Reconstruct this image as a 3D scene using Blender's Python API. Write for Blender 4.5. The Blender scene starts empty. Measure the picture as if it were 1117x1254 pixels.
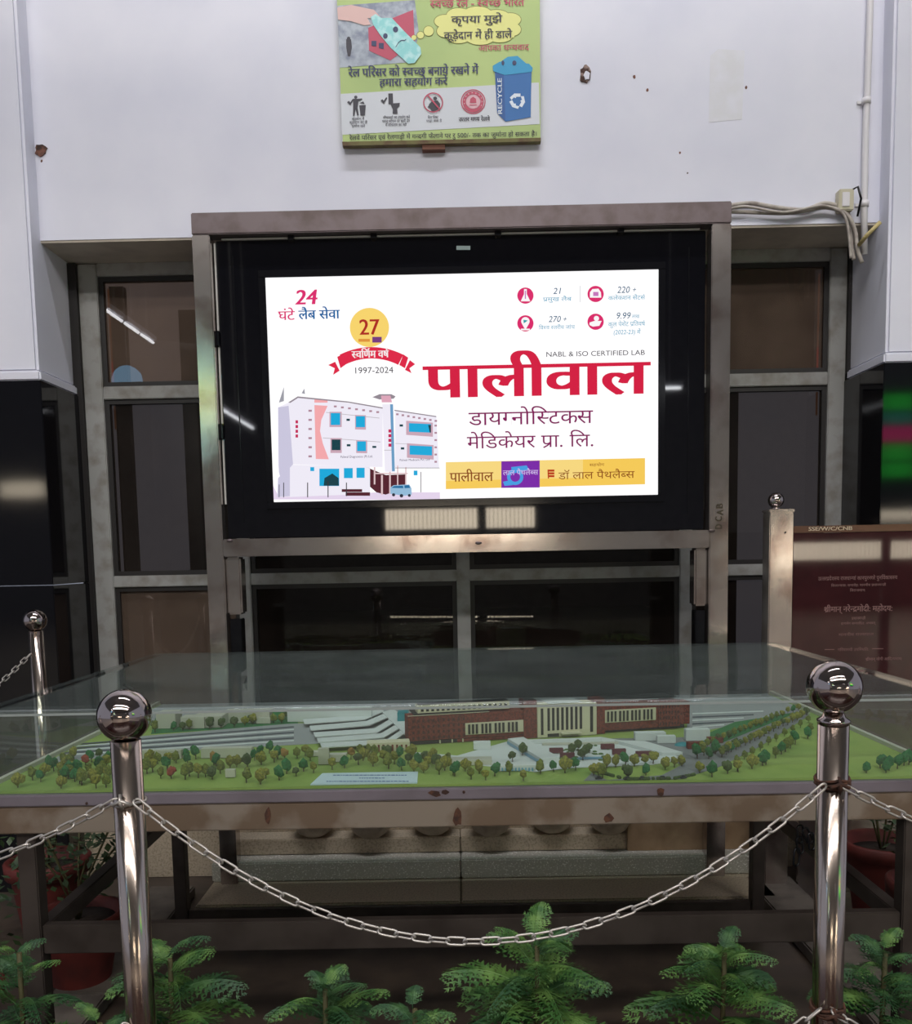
import bpy, bmesh, math, random
from mathutils import Vector, Matrix, Euler
random.seed(7)
SC = bpy.context.scene
COL = SC.collection
PI = math.pi
# ---------------------------------------------------------------- camera
F, CX, CY = 1100.0, 558.5, 786.0
EYE = Vector((0, 0, 1.5))
YAW, PITCH, ROLL = -0.0077, math.atan(106/1100), 0.019
_cy, _sy, _cp, _sp = math.cos(YAW), math.sin(YAW), math.cos(PITCH), math.sin(PITCH)
FW = Vector((_sy*_cp, _cy*_cp, -_sp))
_r0 = Vector((_cy, -_sy, 0)); _u0 = Vector((_sy*_sp, _cy*_sp, _cp))
RT = math.cos(ROLL)*_r0 - math.sin(ROLL)*_u0
UP = math.cos(ROLL)*_u0 + math.sin(ROLL)*_r0
cam = bpy.data.cameras.new('camera'); camo = bpy.data.objects.new('camera', cam); COL.objects.link(camo)
camo.matrix_world = Matrix(((RT.x, UP.x, -FW.x, EYE.x), (RT.y, UP.y, -FW.y, EYE.y), (RT.z, UP.z, -FW.z, EYE.z), (0, 0, 0, 1)))
cam.sensor_width = 36; cam.lens = F/1254*36; cam.shift_y = (CY-627)/1254; cam.clip_start = .02
SC.camera = camo
# ---------------------------------------------------------------- world and light
w = bpy.data.worlds.new('world'); SC.world = w; w.use_nodes = True
bg = w.node_tree.nodes['Background']; bg.inputs[0].default_value = (.62, .66, .80, 1); bg.inputs[1].default_value = .55
SC.view_settings.view_transform = 'Standard'; SC.view_settings.look = 'None'
SC.view_settings.gamma = 1; SC.view_settings.use_curve_mapping = False; SC.view_settings.exposure = 0
SC.cycles.max_bounces = 10; SC.cycles.transparent_max_bounces = 16; SC.cycles.sample_clamp_indirect = 4
def area(name, loc, target, sx, sy, power, color, spread=180):
    l = bpy.data.lights.new(name, 'AREA'); l.shape = 'RECTANGLE'; l.size = sx; l.size_y = sy
    l.energy = power; l.color = color; l.spread = math.radians(spread)
    o = bpy.data.objects.new(name, l); COL.objects.link(o); o.location = loc
    o.rotation_euler = (Vector(target)-Vector(loc)).to_track_quat('-Z', 'Y').to_euler()
    return o
area('wall_floodlight', (0, 1.7, 8.6), (0, 4.1, 4.0), 5.2, .35, 53, (.93, .94, 1.0), 72)
area('hall_fill', (0, -3.0, 7.5), (0, 3.5, 2.2), 7.0, .4, 165, (1.0, .96, .92))  # unseen fill light, added to brighten the stand and wall from the front
area('hall_fill', (0, -6.5, 8.2), (0, -6.5, 0), 12.0, 1.0, 900, (1.0, .96, .92))  # added downlight that bounces off the hall floor to lift the soffit
# ---------------------------------------------------------------- pixel <-> place helpers
def ray(px, py):
    return FW + RT*((px-CX)/F) - UP*((py-CY)/F)
def P(px, py, Y):
    d = ray(px, py); return EYE + d*((Y-EYE.y)/d.y)
def Q(px, py, z):
    d = ray(px, py); return EYE + d*((z-EYE.z)/d.z)
# ---------------------------------------------------------------- materials
MATS = {}
def mat(name, col, rough=.5, metal=0.0, spec=.5, noise=None, bump=0, emit=None, estr=1.0, coat=0):
    """noise = (scale, second colour, threshold low, threshold high)"""
    m = bpy.data.materials.new(name); m.use_nodes = True; MATS[name] = m
    n = m.node_tree.nodes; L = m.node_tree.links; b = n['Principled BSDF']
    b.inputs['Base Color'].default_value = (*col, 1); b.inputs['Roughness'].default_value = rough
    b.inputs['Metallic'].default_value = metal; b.inputs['Specular IOR Level'].default_value = spec
    b.inputs['Coat Weight'].default_value = coat; b.inputs['Coat Roughness'].default_value = .03
    if emit:
        b.inputs['Emission Color'].default_value = (*emit, 1); b.inputs['Emission Strength'].default_value = estr
    if noise or bump:
        tc = n.new('ShaderNodeTexCoord'); nz = n.new('ShaderNodeTexNoise')
        nz.inputs['Scale'].default_value = noise[0] if noise else 40; nz.inputs['Detail'].default_value = 6
        L.new(tc.outputs['Object'], nz.inputs['Vector'])
        if noise:
            r = n.new('ShaderNodeValToRGB'); r.color_ramp.elements[0].position = noise[2]; r.color_ramp.elements[1].position = noise[3]
            r.color_ramp.elements[0].color = (*col, 1); r.color_ramp.elements[1].color = (*noise[1], 1)
            L.new(nz.outputs[0], r.inputs[0]); L.new(r.outputs[0], b.inputs['Base Color'])
        if bump:
            bp = n.new('ShaderNodeBump'); bp.inputs['Strength'].default_value = bump; bp.inputs['Distance'].default_value = .01
            L.new(nz.outputs[0], bp.inputs['Height']); L.new(bp.outputs[0], b.inputs['Normal'])
    return m
def S(r, g, b):  # sRGB 0-255 -> linear
    f = lambda c: (c/255/12.92) if c/255 <= .04045 else ((c/255+.055)/1.055)**2.4
    return (f(r), f(g), f(b))
def glass(name, tint, dust=0.0, dustcol=(.3, .3, .3), ior=1.55, rough=.0):
    m = bpy.data.materials.new(name); m.use_nodes = True; n = m.node_tree.nodes; L = m.node_tree.links; n.clear()
    out = n.new('ShaderNodeOutputMaterial'); tr = n.new('ShaderNodeBsdfTransparent'); tr.inputs[0].default_value = (*tint, 1)
    gl = n.new('ShaderNodeBsdfGlossy'); gl.inputs['Roughness'].default_value = rough
    fr = n.new('ShaderNodeFresnel'); fr.inputs[0].default_value = ior
    geo = n.new('ShaderNodeNewGeometry'); inv = n.new('ShaderNodeMath'); inv.operation = 'SUBTRACT'; inv.inputs[0].default_value = 1
    L.new(geo.outputs['Backfacing'], inv.inputs[1]); mu = n.new('ShaderNodeMath'); mu.operation = 'MULTIPLY'
    L.new(fr.outputs[0], mu.inputs[0]); L.new(inv.outputs[0], mu.inputs[1])
    base = tr
    if dust:
        df = n.new('ShaderNodeBsdfDiffuse'); df.inputs[0].default_value = (*dustcol, 1)
        nz = n.new('ShaderNodeTexNoise'); nz.inputs['Scale'].default_value = 5; nz.inputs['Detail'].default_value = 5
        tc = n.new('ShaderNodeTexCoord'); L.new(tc.outputs['Object'], nz.inputs[0])
        mr = n.new('ShaderNodeMapRange'); mr.inputs[3].default_value = dust*.3; mr.inputs[4].default_value = dust*1.7
        L.new(nz.outputs[0], mr.inputs[0])
        mx = n.new('ShaderNodeMixShader'); L.new(mr.outputs[0], mx.inputs[0]); L.new(tr.outputs[0], mx.inputs[1]); L.new(df.outputs[0], mx.inputs[2]); base = mx
    mix = n.new('ShaderNodeMixShader'); L.new(mu.outputs[0], mix.inputs[0]); L.new(base.outputs[0], mix.inputs[1]); L.new(gl.outputs[0], mix.inputs[2])
    L.new(mix.outputs[0], out.inputs[0]); MATS[name] = m
    return m
def emi(name, col, k=1.0):
    return mat(name, (0, 0, 0), .25, 0, .2, emit=col, estr=k)
WHITEW = mat('white_painted_plaster', S(222, 222, 232), .75, noise=(2.2, S(210, 211, 224), .35, .7), bump=.12)
BEIGE = mat('shaded_white_beige', S(196, 186, 172), .8, noise=(6, S(170, 160, 148), .4, .7), bump=.15)  # beige tone stands for white plaster in shade
GRAN = mat('black_polished_granite', (.006, .006, .008), .06, 0, .5)
FLOOR = mat('maroon_hall_floor', S(52, 27, 25), .25, noise=(3, S(62, 34, 30), .4, .6))
DARKFL = mat('dark_stone_floor', S(60, 50, 44), .5, noise=(8, S(80, 68, 58), .4, .7), bump=.1)
CONC = mat('grey_concrete', S(130, 130, 128), .8, noise=(5, S(105, 105, 104), .4, .7), bump=.2)
KERB = mat('worn_stone_kerb', S(112, 104, 96), .6, noise=(9, S(80, 74, 68), .4, .7), bump=.15)
SPECK = mat('speckled_granite', S(176, 172, 160), .4, noise=(140, S(235, 233, 226), .56, .66))
BROWNG = mat('brown_granite', S(200, 184, 160), .45, noise=(120, S(160, 144, 122), .45, .7))
ALU = mat('grey_window_aluminium', S(150, 150, 148), .5, .1, noise=(14, S(126, 122, 116), .45, .7), bump=.05)
RUBBER = mat('black_gasket', (.012, .010, .010), .5)
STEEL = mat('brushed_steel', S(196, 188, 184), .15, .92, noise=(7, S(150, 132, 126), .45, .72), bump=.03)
STEELT = mat('tarnished_steel', S(98, 87, 89), .4, .5, noise=(9, S(78, 66, 64), .45, .7), bump=.04)
SKIRT = mat('stain_and_reflection_steel', S(152, 140, 128), .4, .35, noise=(5, S(124, 106, 90), .46, .56), bump=.05)  # brownish patches paint both stains and floor reflections into the steel
MAUVE = mat('mauve_aluminium_rim', S(136, 128, 138), .45, .4, noise=(6, S(120, 112, 120), .4, .7))
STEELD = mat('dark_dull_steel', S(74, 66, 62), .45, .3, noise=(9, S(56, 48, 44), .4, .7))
BALLM = mat('polished_steel_ball', S(176, 164, 160), .07, 1.0)
POSTM = mat('polished_steel_post', S(190, 176, 166), .16, 1.0)
CHAINM = mat('dull_chain_steel', S(200, 194, 188), .35, .65)
BLACK = mat('black_plastic', (.006, .006, .008), .12, 0, .3)
BLACKG = mat('black_glass', (.004, .004, .006), .03, 0, .55)
PVC = mat('white_pvc', S(215, 212, 214), .45)
CABLE = mat('dusty_white_cable', S(176, 168, 160), .6, noise=(20, S(130, 120, 112), .45, .7))
BRICKR = mat('broken_brick', S(120, 80, 66), .9, noise=(40, S(60, 44, 38), .4, .6), bump=.6)
PATCH = mat('yellowed_filler', S(214, 214, 218), .8, noise=(12, S(220, 220, 228), .4, .7))
MAROON = mat('maroon_polished_stone', S(58, 26, 28), .035, 0, .5, noise=(6, S(46, 20, 22), .4, .7))
TERRA = mat('terracotta', S(100, 36, 30), .65, noise=(12, S(76, 28, 24), .4, .7), bump=.1)
SOIL = mat('potting_soil', S(45, 34, 26), .95, bump=.8)
LEAF = [mat('fern_green', S(58, 100, 46), .5, noise=(14, S(104, 140, 70), .42, .66)),
        mat('fern_dark_green', S(42, 80, 46), .5, noise=(14, S(72, 110, 60), .42, .7))]
SHRUBM = mat('dark_shrub_green', S(40, 62, 36), .5, noise=(12, S(66, 86, 48), .4, .7))
STEM = mat('brown_green_stem', S(80, 76, 44), .7)
WINGL = glass('dark_window_glass', (.30, .28, .27), .05, (.22, .17, .14), 1.5)
DUSTGL = glass('dusty_window_glass', (.45, .38, .33), .25, (.30, .22, .17), 1.5)
CASEGL = glass('case_glass', (.93, .97, .95), .03, (.55, .58, .56), 1.55)
TOPGL = glass('case_top_glass', (.90, .95, .93), .07, (.5, .55, .55), 1.75)
INTER = mat('dark_interior', S(36, 31, 29), .9)
BOARD = mat('brown_board', S(104, 88, 74), .8, noise=(4, S(80, 66, 56), .4, .7))
PLY = mat('pale_plywood', S(176, 148, 116), .7, noise=(8, S(140, 112, 84), .4, .7))
PALEST = mat('pale_rough_stone', S(186, 170, 150), .7, noise=(16, S(150, 134, 116), .4, .7), bump=.3)
# ---------------------------------------------------------------- mesh helpers
def link(name, me, m=None, parent=None):
    o = bpy.data.objects.new(name, me); COL.objects.link(o)
    if m is not None and me is not None:
        for x in (m if isinstance(m, (list, tuple)) else [m]): me.materials.append(x)
    if parent is not None: o.parent = parent; o.matrix_parent_inverse = Matrix.Translation(-parent.location) if parent.type == 'EMPTY' and parent.parent is None else Matrix()
    return o
class MB:
    def __init__(s): s.b = bmesh.new(); s.mi = 0
    def _f(s, vs, smooth=False):
        try: f = s.b.faces.new(vs)
        except ValueError: return
        f.material_index = s.mi; f.smooth = smooth; return f
    def box(s, x0, x1, y0, y1, z0, z1, bev=0, M=None):
        t = bmesh.new(); bmesh.ops.create_cube(t, size=1)
        bmesh.ops.transform(t, verts=t.verts, matrix=Matrix.Translation(((x0+x1)/2, (y0+y1)/2, (z0+z1)/2)) @ Matrix.Diagonal((abs(x1-x0), abs(y1-y0), abs(z1-z0), 1)))
        if bev: bmesh.ops.bevel(t, geom=list(t.edges), offset=bev, segments=2, affect='EDGES', clamp_overlap=True)
        if M: bmesh.ops.transform(t, verts=t.verts, matrix=M)
        s.add(t); return s
    def add(s, t):
        mp = {v: s.b.verts.new(v.co) for v in t.verts}
        for f in t.faces: s._f([mp[v] for v in f.verts], f.smooth)
        t.free()
    def lathe(s, prof, c=(0, 0, 0), n=24, M=None, cap=True):
        c = Vector(c); rings = []
        for r, z in prof:
            ring = [Vector((r*math.cos(2*PI*i/n), r*math.sin(2*PI*i/n), z)) for i in range(n)]
            ring = [(M @ v if M else v)+c for v in ring]
            rings.append([s.b.verts.new(v) for v in ring])
        for a, b in zip(rings, rings[1:]):
            for i in range(n): s._f([a[i], a[(i+1) % n], b[(i+1) % n], b[i]], True)
        if cap:
            s._f(rings[0][::-1]); s._f(rings[-1])
        return s
    def sphere(s, c, r, u=32, v=20, sc=(1, 1, 1)):
        t = bmesh.new(); bmesh.ops.create_uvsphere(t, u_segments=u, v_segments=v, radius=r)
        for f in t.faces: f.smooth = True
        bmesh.ops.transform(t, verts=t.verts, matrix=Matrix.Translation(c) @ Matrix.Diagonal((*sc, 1)))
        s.add(t); return s
    def tube(s, pts, r, n=8, closed=False):
        pts = [Vector(p) for p in pts]; N = len(pts); rings = []
        for i, p in enumerate(pts):
            if closed: d = pts[(i+1) % N]-pts[i-1]
            else: d = pts[min(i+1, N-1)]-pts[max(i-1, 0)]
            d.normalize(); a = d.cross(Vector((0, 0, 1)) if abs(d.z) < .95 else Vector((1, 0, 0))).normalized(); b = d.cross(a)
            rr = r[i] if isinstance(r, (list, tuple)) else r
            rings.append([s.b.verts.new(p+(a*math.cos(2*PI*k/n)+b*math.sin(2*PI*k/n))*rr) for k in range(n)])
        for i in range(N if closed else N-1):
            A, B = rings[i], rings[(i+1) % N]
            for k in range(n): s._f([A[k], A[(k+1) % n], B[(k+1) % n], B[k]], True)
        if not closed: s._f(rings[0][::-1]); s._f(rings[-1])
        return s
    def poly(s, pts, thick=0, axis=(0, 1, 0)):
        """flat polygon, optionally extruded along axis"""
        v = [s.b.verts.new(Vector(p)) for p in pts]; s._f(v)
        if thick:
            w_ = [s.b.verts.new(Vector(p)+Vector(axis)*thick) for p in pts]; s._f(w_[::-1])
            for i in range(len(v)): s._f([v[i-1], v[i], w_[i], w_[i-1]][::-1])
        return s
    def build(s, name, m, parent=None, fix=True):
        me = bpy.data.meshes.new(name)
        if fix and s.b.faces: bmesh.ops.recalc_face_normals(s.b, faces=s.b.faces)
        s.b.to_mesh(me); s.b.free()
        return link(name, me, m, parent)
def tag(o, label=None, cat=None, group=None, kind=None):
    if label: o['label'] = label
    if cat: o['category'] = cat
    if group: o['group'] = group
    if kind: o['kind'] = kind
    return o
def thing(name, loc, label, cat, group=None, kind=None):
    o = bpy.data.objects.new(name, None); COL.objects.link(o); o.location = loc; o.empty_display_size = .05
    return tag(o, label, cat, group, kind)
def bx(name, m, x0, x1, y0, y1, z0, z1, parent=None, bev=0):
    return MB().box(x0, x1, y0, y1, z0, z1, bev).build(name, m, parent)
# ---------------------------------------------------------------- lettering
_cv = bpy.data.curves.new('glyph_tool', 'FONT'); _co = bpy.data.objects.new('glyph_tool', _cv); COL.objects.link(_co); _cv.resolution_u = 3
_mc, _ac = {}, {'ि': .259}
def gm(s, bold):
    k = (s, bold)
    if k not in _mc:
        _cv.body = s; _cv.offset = bold
        dg = bpy.context.evaluated_depsgraph_get(); _co.update_tag(); dg.update()
        ev = _co.evaluated_get(dg); me = ev.to_mesh()
        _mc[k] = ([(v.co.x, v.co.y) for v in me.vertices], [tuple(p.vertices) for p in me.polygons]); ev.to_mesh_clear()
    return _mc[k]
def xmax(s): vs = gm(s, 0)[0]; return max((v[0] for v in vs), default=0)
def adv(s):
    if s not in _ac: _ac[s] = xmax(s+'|')-xmax('|')
    return _ac[s]
V, R_ = '\u094d', 'र'
MATRA = 'ािीुूृेैोौंँःॉ़'
def layout(s):
    """split into runs so that conjuncts, the short i, reph and rakar are laid out by hand"""
    out = []; i = 0; run = ''; x = 0.0
    def flush():
        nonlocal run, x
        if run: out.append(('g', run, x)); x += adv(run); run = ''
    n = len(s)
    while i < n:
        c = s[i]
        if '\u0915' <= c <= '\u0939' or c in 'अआउएक़':
            # read a cluster
            reph = False
            if c == R_ and i+2 < n and s[i+1] == V and '\u0915' <= s[i+2] <= '\u0939': reph = True; i += 2; c = s[i]
            halves = []
            while i+2 < n and s[i+1] == V and '\u0915' <= s[i+2] <= '\u0939' and s[i+2] != R_: halves.append(c); i += 2; c = s[i]
            rakar = i+2 < n and s[i+1] == V and s[i+2] == R_
            base = c; i += 3 if rakar else 1
            ms = ''
            while i < n and (s[i] in MATRA or s[i] == V): ms += s[i]; i += 1
            if 'ि' in ms: flush(); run = 'ि'; ms = ms.replace('ि', ''); flush()
            for h in halves:
                flush(); a = adv(h)
                cut = a-.175 if h not in 'कफ' else a-.06
                out.append(('h', h, x, cut)); x += cut
            if reph or rakar:
                flush(); x0 = x; run = base+ms; flush()
                if reph: out.append(('r', '', x-.13))
                if rakar: out.append(('k', '', x0+adv(base)-.14))
            else: run += base+ms
        else: run += c; i += 1
    flush(); return out, x
def strip2(pts, wd):
    v, f = [], []
    for i, (x, y) in enumerate(pts):
        a = pts[max(i-1, 0)]; b = pts[min(i+1, len(pts)-1)]; dx, dy = b[0]-a[0], b[1]-a[1]; l = math.hypot(dx, dy) or 1
        v += [(x-dy/l*wd/2, y+dx/l*wd/2), (x+dy/l*wd/2, y-dx/l*wd/2)]
        if i: k = 2*i; f.append((k-2, k-1, k+1, k))
    return v, f
def lines(s, bold=0):
    lay, wd = layout(s); res = []
    for it in lay:
        if it[0] == 'g': v, f = gm(it[1], bold); res.append(([(a+it[2], b) for a, b in v], f))
        elif it[0] == 'h':
            v, f = gm(it[1], bold); t = bmesh.new(); vv = [t.verts.new((a, b, 0)) for a, b in v]
            for q in f:
                try: t.faces.new([vv[k] for k in q])
                except ValueError: pass
            bmesh.ops.bisect_plane(t, geom=list(t.verts)+list(t.edges)+list(t.faces), plane_co=(it[3]+.01, 0, 0), plane_no=(1, 0, 0), clear_outer=True)
            t.verts.index_update(); res.append(([(q.co.x+it[2], q.co.y) for q in t.verts], [tuple(q.index for q in g.verts) for g in t.faces])); t.free()
        elif it[0] == 'r':
            pts = [(it[2]+.09*math.cos(a), .76+.09*math.sin(a)) for a in [math.radians(60+k*26) for k in range(9)]]
            res.append(strip2(pts, .06+bold*2))
        elif it[0] == 'k': res.append(strip2([(it[2]+.02, .24), (it[2]-.12, .10), (it[2]-.32, -.02)], .075+bold*2))
    return res, wd
class Lines:
    def __init__(s): s.parts = []
def write(mb, s, px0, py, px1, hpx, Y, bold=0, shear=0, rot=0, latin=False):
    """lettering on the plane Y: left end px0, right end px1, baseline py, letter height hpx"""
    if isinstance(mb, Lines): mb.parts.append(MB()); mb = mb.parts[-1]
    res, wd = lines(s, 0); A = P(px0, py, Y); width = P(px1, py, Y).x-A.x
    if rot: width = (px1-px0)*Y/F
    sx = width/max(wd, .01); sz = hpx*Y/F/(.70 if latin else .63); cr, sr = math.cos(rot), math.sin(rot)
    n_ = 1 if bold < .004 else 2 + int(2*bold/.03)
    for q_ in range(n_):
      for v, f in res:
        vv = []
        for a, b in v:
            x = (a+shear*b+(q_/(n_-1)*2-1 if n_ > 1 else 0)*bold)*sx; z = b*sz
            vv.append(mb.b.verts.new((A.x+x*cr-z*sr, Y, A.z+x*sr+z*cr)))
        for q in f: mb._f([vv[k] for k in q])
def disc(mb, cx, cy, r, Y, n=28, ry=None, r_in=0, a0=0, a1=360):
    ry = ry or r
    pt = lambda rr, k, q=1: P(cx+rr*math.cos(math.radians(a0+(a1-a0)*k/n)), cy-rr*ry/r*math.sin(math.radians(a0+(a1-a0)*k/n)), Y)
    if r_in:
        for k in range(n): mb.poly([pt(r_in, k), pt(r, k), pt(r, k+1), pt(r_in, k+1)][::-1][::-1])
    else: mb.poly([pt(r, k) for k in range(n)])
def rect(mb, x0, y0, x1, y1, Y): mb.poly([P(x0, y1, Y), P(x1, y1, Y), P(x1, y0, Y), P(x0, y0, Y)])
def ppoly(mb, pts, Y): mb.poly([P(a, b, Y) for a, b in pts])
def flat(name, m, parent, fn):
    o = None; src = Lines() if name == 'lettering' else MB(); fn(src)
    for mb in (src.parts if name == 'lettering' else [src]):
        for f in mb.b.faces:
            f.normal_update()
            if f.normal.y > 0: f.normal_flip()
        seen = set(); k = 0   # every printed shape sits a hair above the one before it
        for v in mb.b.verts:
            if v in seen: continue
            st_ = [v]; seen.add(v)
            while st_:
                q = st_.pop(); q.co.y -= 1.2e-5*(k % 40)
                for e_ in q.link_edges:
                    w_ = e_.other_vert(q)
                    if w_ not in seen: seen.add(w_); st_.append(w_)
            k += 1
        o = mb.build(name, m, parent, fix=False)
        if name != 'lettering' and k > 1 and name.startswith(('picture_', 'bottle_face', 'bin_open', 'pictogram', 'icon_', 'train_w', 'recycling')): o['kind'] = 'stuff'
    return o

# ================================================================ SETTING
def struct(o): o['kind'] = 'structure'; return o
WY = 4.10
struct(bx('wall_back', WHITEW, -1.90, 1.92, WY, 4.62, 2.915, 9.0))
struct(bx('trim_1', BEIGE, -1.90, 1.92, WY+.004, 4.50, 2.905, 2.9155))  # thin soffit sheet with the shade put into its colour
def pillar(name, xa, xb, corner):
    e = thing(name, (corner, 4.0, 0), None, None, kind='structure')
    bx('plaster', WHITEW, xa, xb, 4.0, 4.66, 2.33, 9.0, e, .012)
    # flared plaster lip above the cladding
    s = 1 if corner < 0 else -1
    bx('plaster_lip', WHITEW, xa-(.0 if s > 0 else .015), xb+(.015 if s > 0 else 0), 3.985, 4.66, 2.29, 2.335, e, .008)
    sx0, sx1 = (xa, xb+.02) if s > 0 else (xa-.02, xb)
    for z0, z1 in ((0, .62), (.624, 1.40), (1.404, 2.29)):
        bx('granite_slab', GRAN, sx0, sx1, 3.975, 4.66, z0, z1, e, .003)
    return e
pillar('wall_left', -4.6, -1.83, -1.83)
pillar('wall_right', 1.855, 4.6, 1.855)
struct(bx('floor', mat('pale_hall_floor', S(168, 158, 148), .35, noise=(3, S(150, 140, 130), .4, .6)), -14, 14, -17, 4.9, -.1, 0))
struct(bx('trim_6', FLOOR, -2.6, 2.6, -1.6, 1.295, 0, .004))
struct(bx('ceiling', CONC, -14, 14, -17, 4.9, 9.0, 9.2))
e = thing('wall_rear', (0, -16, 0), None, None, kind='structure')
bx('plaster', CONC, -14, 14, -16.3, -16, 0, 1.2, e); bx('plaster', CONC, -14, 14, -16.3, -16, 3.65, 9, e)
for a, b in ((-14, -12.2), (-11, -2.0), (1.95, 8.0), (13.4, 14)): bx('plaster', CONC, a, b, -16.3, -16, 1.2, 3.65, e)
for a, b, c, d in ((-12.2, -11, 1.2, 3.25), (-2.0, 1.95, 1.2, 2.2), (-2.0, 1.95, 2.73, 3.65), (8.0, 10.6, 1.65, 3.65), (10.6, 13.4, 1.65, 2.2), (10.6, 13.4, 3.5, 3.65)): bx('plaster', CONC, a, b, -16.3, -16, c, d, e)
# slatted clerestory openings of the hall behind the viewer (seen as reflections)
SLAT = mat('cream_slat', S(220, 205, 175), .6)
DAY = emi('daylit_opening', (1.0, .86, .66), 14)
for k, (a, b, z0, z1) in enumerate(((-12.2, -11, 3.25, 3.65), (-2.0, 1.95, 2.2, 2.73), (10.6, 13.4, 2.2, 3.5), (8.0, 13.4, 1.2, 1.65))):
    e = thing('window_%d' % (k+2), (a, -16, z0), None, None, kind='structure')
    bx('pane', DAY, a, b, -16.15, -16.12, z0, z1, e)
    mb = MB(); x = a
    while x < b: mb.box(x, x+.022, -16.05, -16.0, z0, z1); x += .11
    o = mb.build('slat', BLACK, e); o['kind'] = 'stuff'
    bx('frame', ALU, a-.05, b+.05, -16.04, -15.96, z0-.05, z0, e); bx('frame', ALU, a-.05, b+.05, -16.04, -15.96, z1, z1+.05, e)
    if k == 1: bx('mullion', BLACK, .45, .68, -16.04, -15.96, z0, z1, e)
# ---------- window wall behind the screen
WZ = 4.41
e = thing('window_1', (0, WZ, .24), None, None, kind='structure')
xs = [(-1.79, -1.70), (-1.09, -1.03), (-.025, .04), (1.06, 1.12), (1.76, 1.84)]
for i, (a, b) in enumerate(xs): bx('mullion' if 0 < i < 4 else 'jamb', ALU, a, b, WZ-.03, WZ+.05, .24, 2.90, e, .004)
zs = [(.24, .32), (1.375, 1.43), (2.275, 2.335), (2.845, 2.905)]
for z0, z1 in zs:
    for i in range(4): bx('transom', ALU, xs[i][1], xs[i+1][0], WZ-.025, WZ+.045, z0, z1, e, .003)
for i in range(4):
    for j in range(3):
        x0, x1, z0, z1 = xs[i][1], xs[i+1][0], zs[j][1], zs[j+1][0]
        d = .022
        mb = MB(); mb.box(x0, x0+d, WZ-.012, WZ+.02, z0, z1).box(x1-d, x1, WZ-.012, WZ+.02, z0, z1).box(x0+d, x1-d, WZ-.012, WZ+.02, z0, z0+d).box(x0+d, x1-d, WZ-.012, WZ+.02, z1-d, z1)
        mb.build('gasket', RUBBER, e)
        g = DUSTGL if (j == 2 or (j == 0 and i == 0)) else WINGL
        bx('pane', g, x0+d, x1-d, WZ+.002, WZ+.008, z0+d, z1-d, e)
bx('side_gap_strip', RUBBER, -1.838, -1.79, WZ-.05, WZ+.05, .24, 2.90, e); bx('side_gap_strip', RUBBER, 1.84, 1.86, WZ-.05, WZ+.05, .24, 2.90, e)  # dark strips filling the gaps between jambs and pillars
STRIP = emi('warm_lit_edge', S(190, 130, 90), .45); REDS = emi('red_lit_edge', S(220, 50, 40), .6)  # glowing slivers painting warm light on the pane edges, no lamps there
for x, s in ((-1.668, 1), (1.728, -1)):
    bx('lit_edge', STRIP, x-.003, x+.003, WZ+.02, WZ+.03, 2.46, 2.80, e); bx('lit_edge', REDS, x-.003, x+.003, WZ+.02, WZ+.03, 2.36, 2.46, e)
    bx('lit_edge', STRIP, x-.003, x+.003, WZ+.02, WZ+.03, 2.14, 2.25, e)
struct(bx('wall_interior', INTER, -1.9, 1.92, 6.3, 6.4, 0, 3.2))
bx('board', BOARD, -1.70, -1.09, WZ+.06, WZ+.08, .32, 1.375, e); bx('board', BOARD, 1.11, 1.77, WZ+.06, WZ+.08, 2.33, 2.85, e)
bx('board', BOARD, -1.70, -1.63, WZ+.12, WZ+.16, 1.43, 2.84, e)
# granite stepped plinth under the window
e = thing('trim_2', (0, 4.1, 0), None, None, kind='structure')
bx('plinth_core', BROWNG, -1.83, 1.85, 4.14, 4.60, 0, .24, e, .004)
for x0, x1 in ((-1.15, -.03), (-.026, 1.30)):
    bx('granite_slab', SPECK, x0, x1, 3.92, 4.138, .052, .14, e, .006)
    bx('granite_slab', BROWNG, x0, x1, 4.02, 4.139, .142, .215, e, .004)
    bx('granite_slab', BROWNG, x0, x1, 3.66, 4.135, 0, .05, e, .006)
# kerbs
for xa, xb in ((-1.42, -1.22), (1.24, 1.44)):
    e = thing('trim_%d' % (3 if xa < 0 else 4), ((xa+xb)/2, 3, 0), None, None, kind='structure')
    for k in range(4): bx('kerb_stone', KERB, xa, xb, 1.9+k*.5, 2.396+k*.5, 0, .05, e, .006)

# ================================================================ WALL FITTINGS
# information board
e = thing('information_board', (-.06, 4.06, 3.6), 'green and white railway cleanliness board with bottle and blue bin, high on white wall', 'sign')
BY = 4.062
GREENB = mat('board_green', S(166, 188, 118), .5, noise=(3, S(180, 200, 126), .3, .7)); PALEG = mat('board_pale_grey', S(206, 210, 216), .5)
mb = MB(); mb.poly([P(*q, BY) for q in ((420, 178), (662, 173), (661, -26), (412, -16))], .022, (0, 1, 0)); mb.build('panel', GREENB, e)
mb = MB()
mb.poly([P(*q, BY-.002) for q in ((419.5, 178.5), (662.5, 173), (662.5, 168.5), (419, 173.5))], .03, (0, 1, 0))
mb.build('frame', mat('rusty_olive_edge', S(110, 104, 60), .7, noise=(20, S(90, 60, 44), .4, .7)), e)
bx('bracket', mat('rust', S(110, 74, 60), .9), P(517, 178, 4.07).x, P(545, 178, 4.07).x, 4.065, 4.099, P(517, 184, 4.07).z, P(517, 176, 4.07).z, e)
L1, L2, L3, L4 = BY-.001, BY-.002, BY-.003, BY-.004
flat('white_band', PALEG, e, lambda m: ppoly(m, [(417, 115), (660, 101), (661, 152), (419, 165)], L1))
def photo(m): ppoly(m, [(413, 7), (508, 0), (513, 40), (505, 76), (416, 83)], L1)
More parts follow.
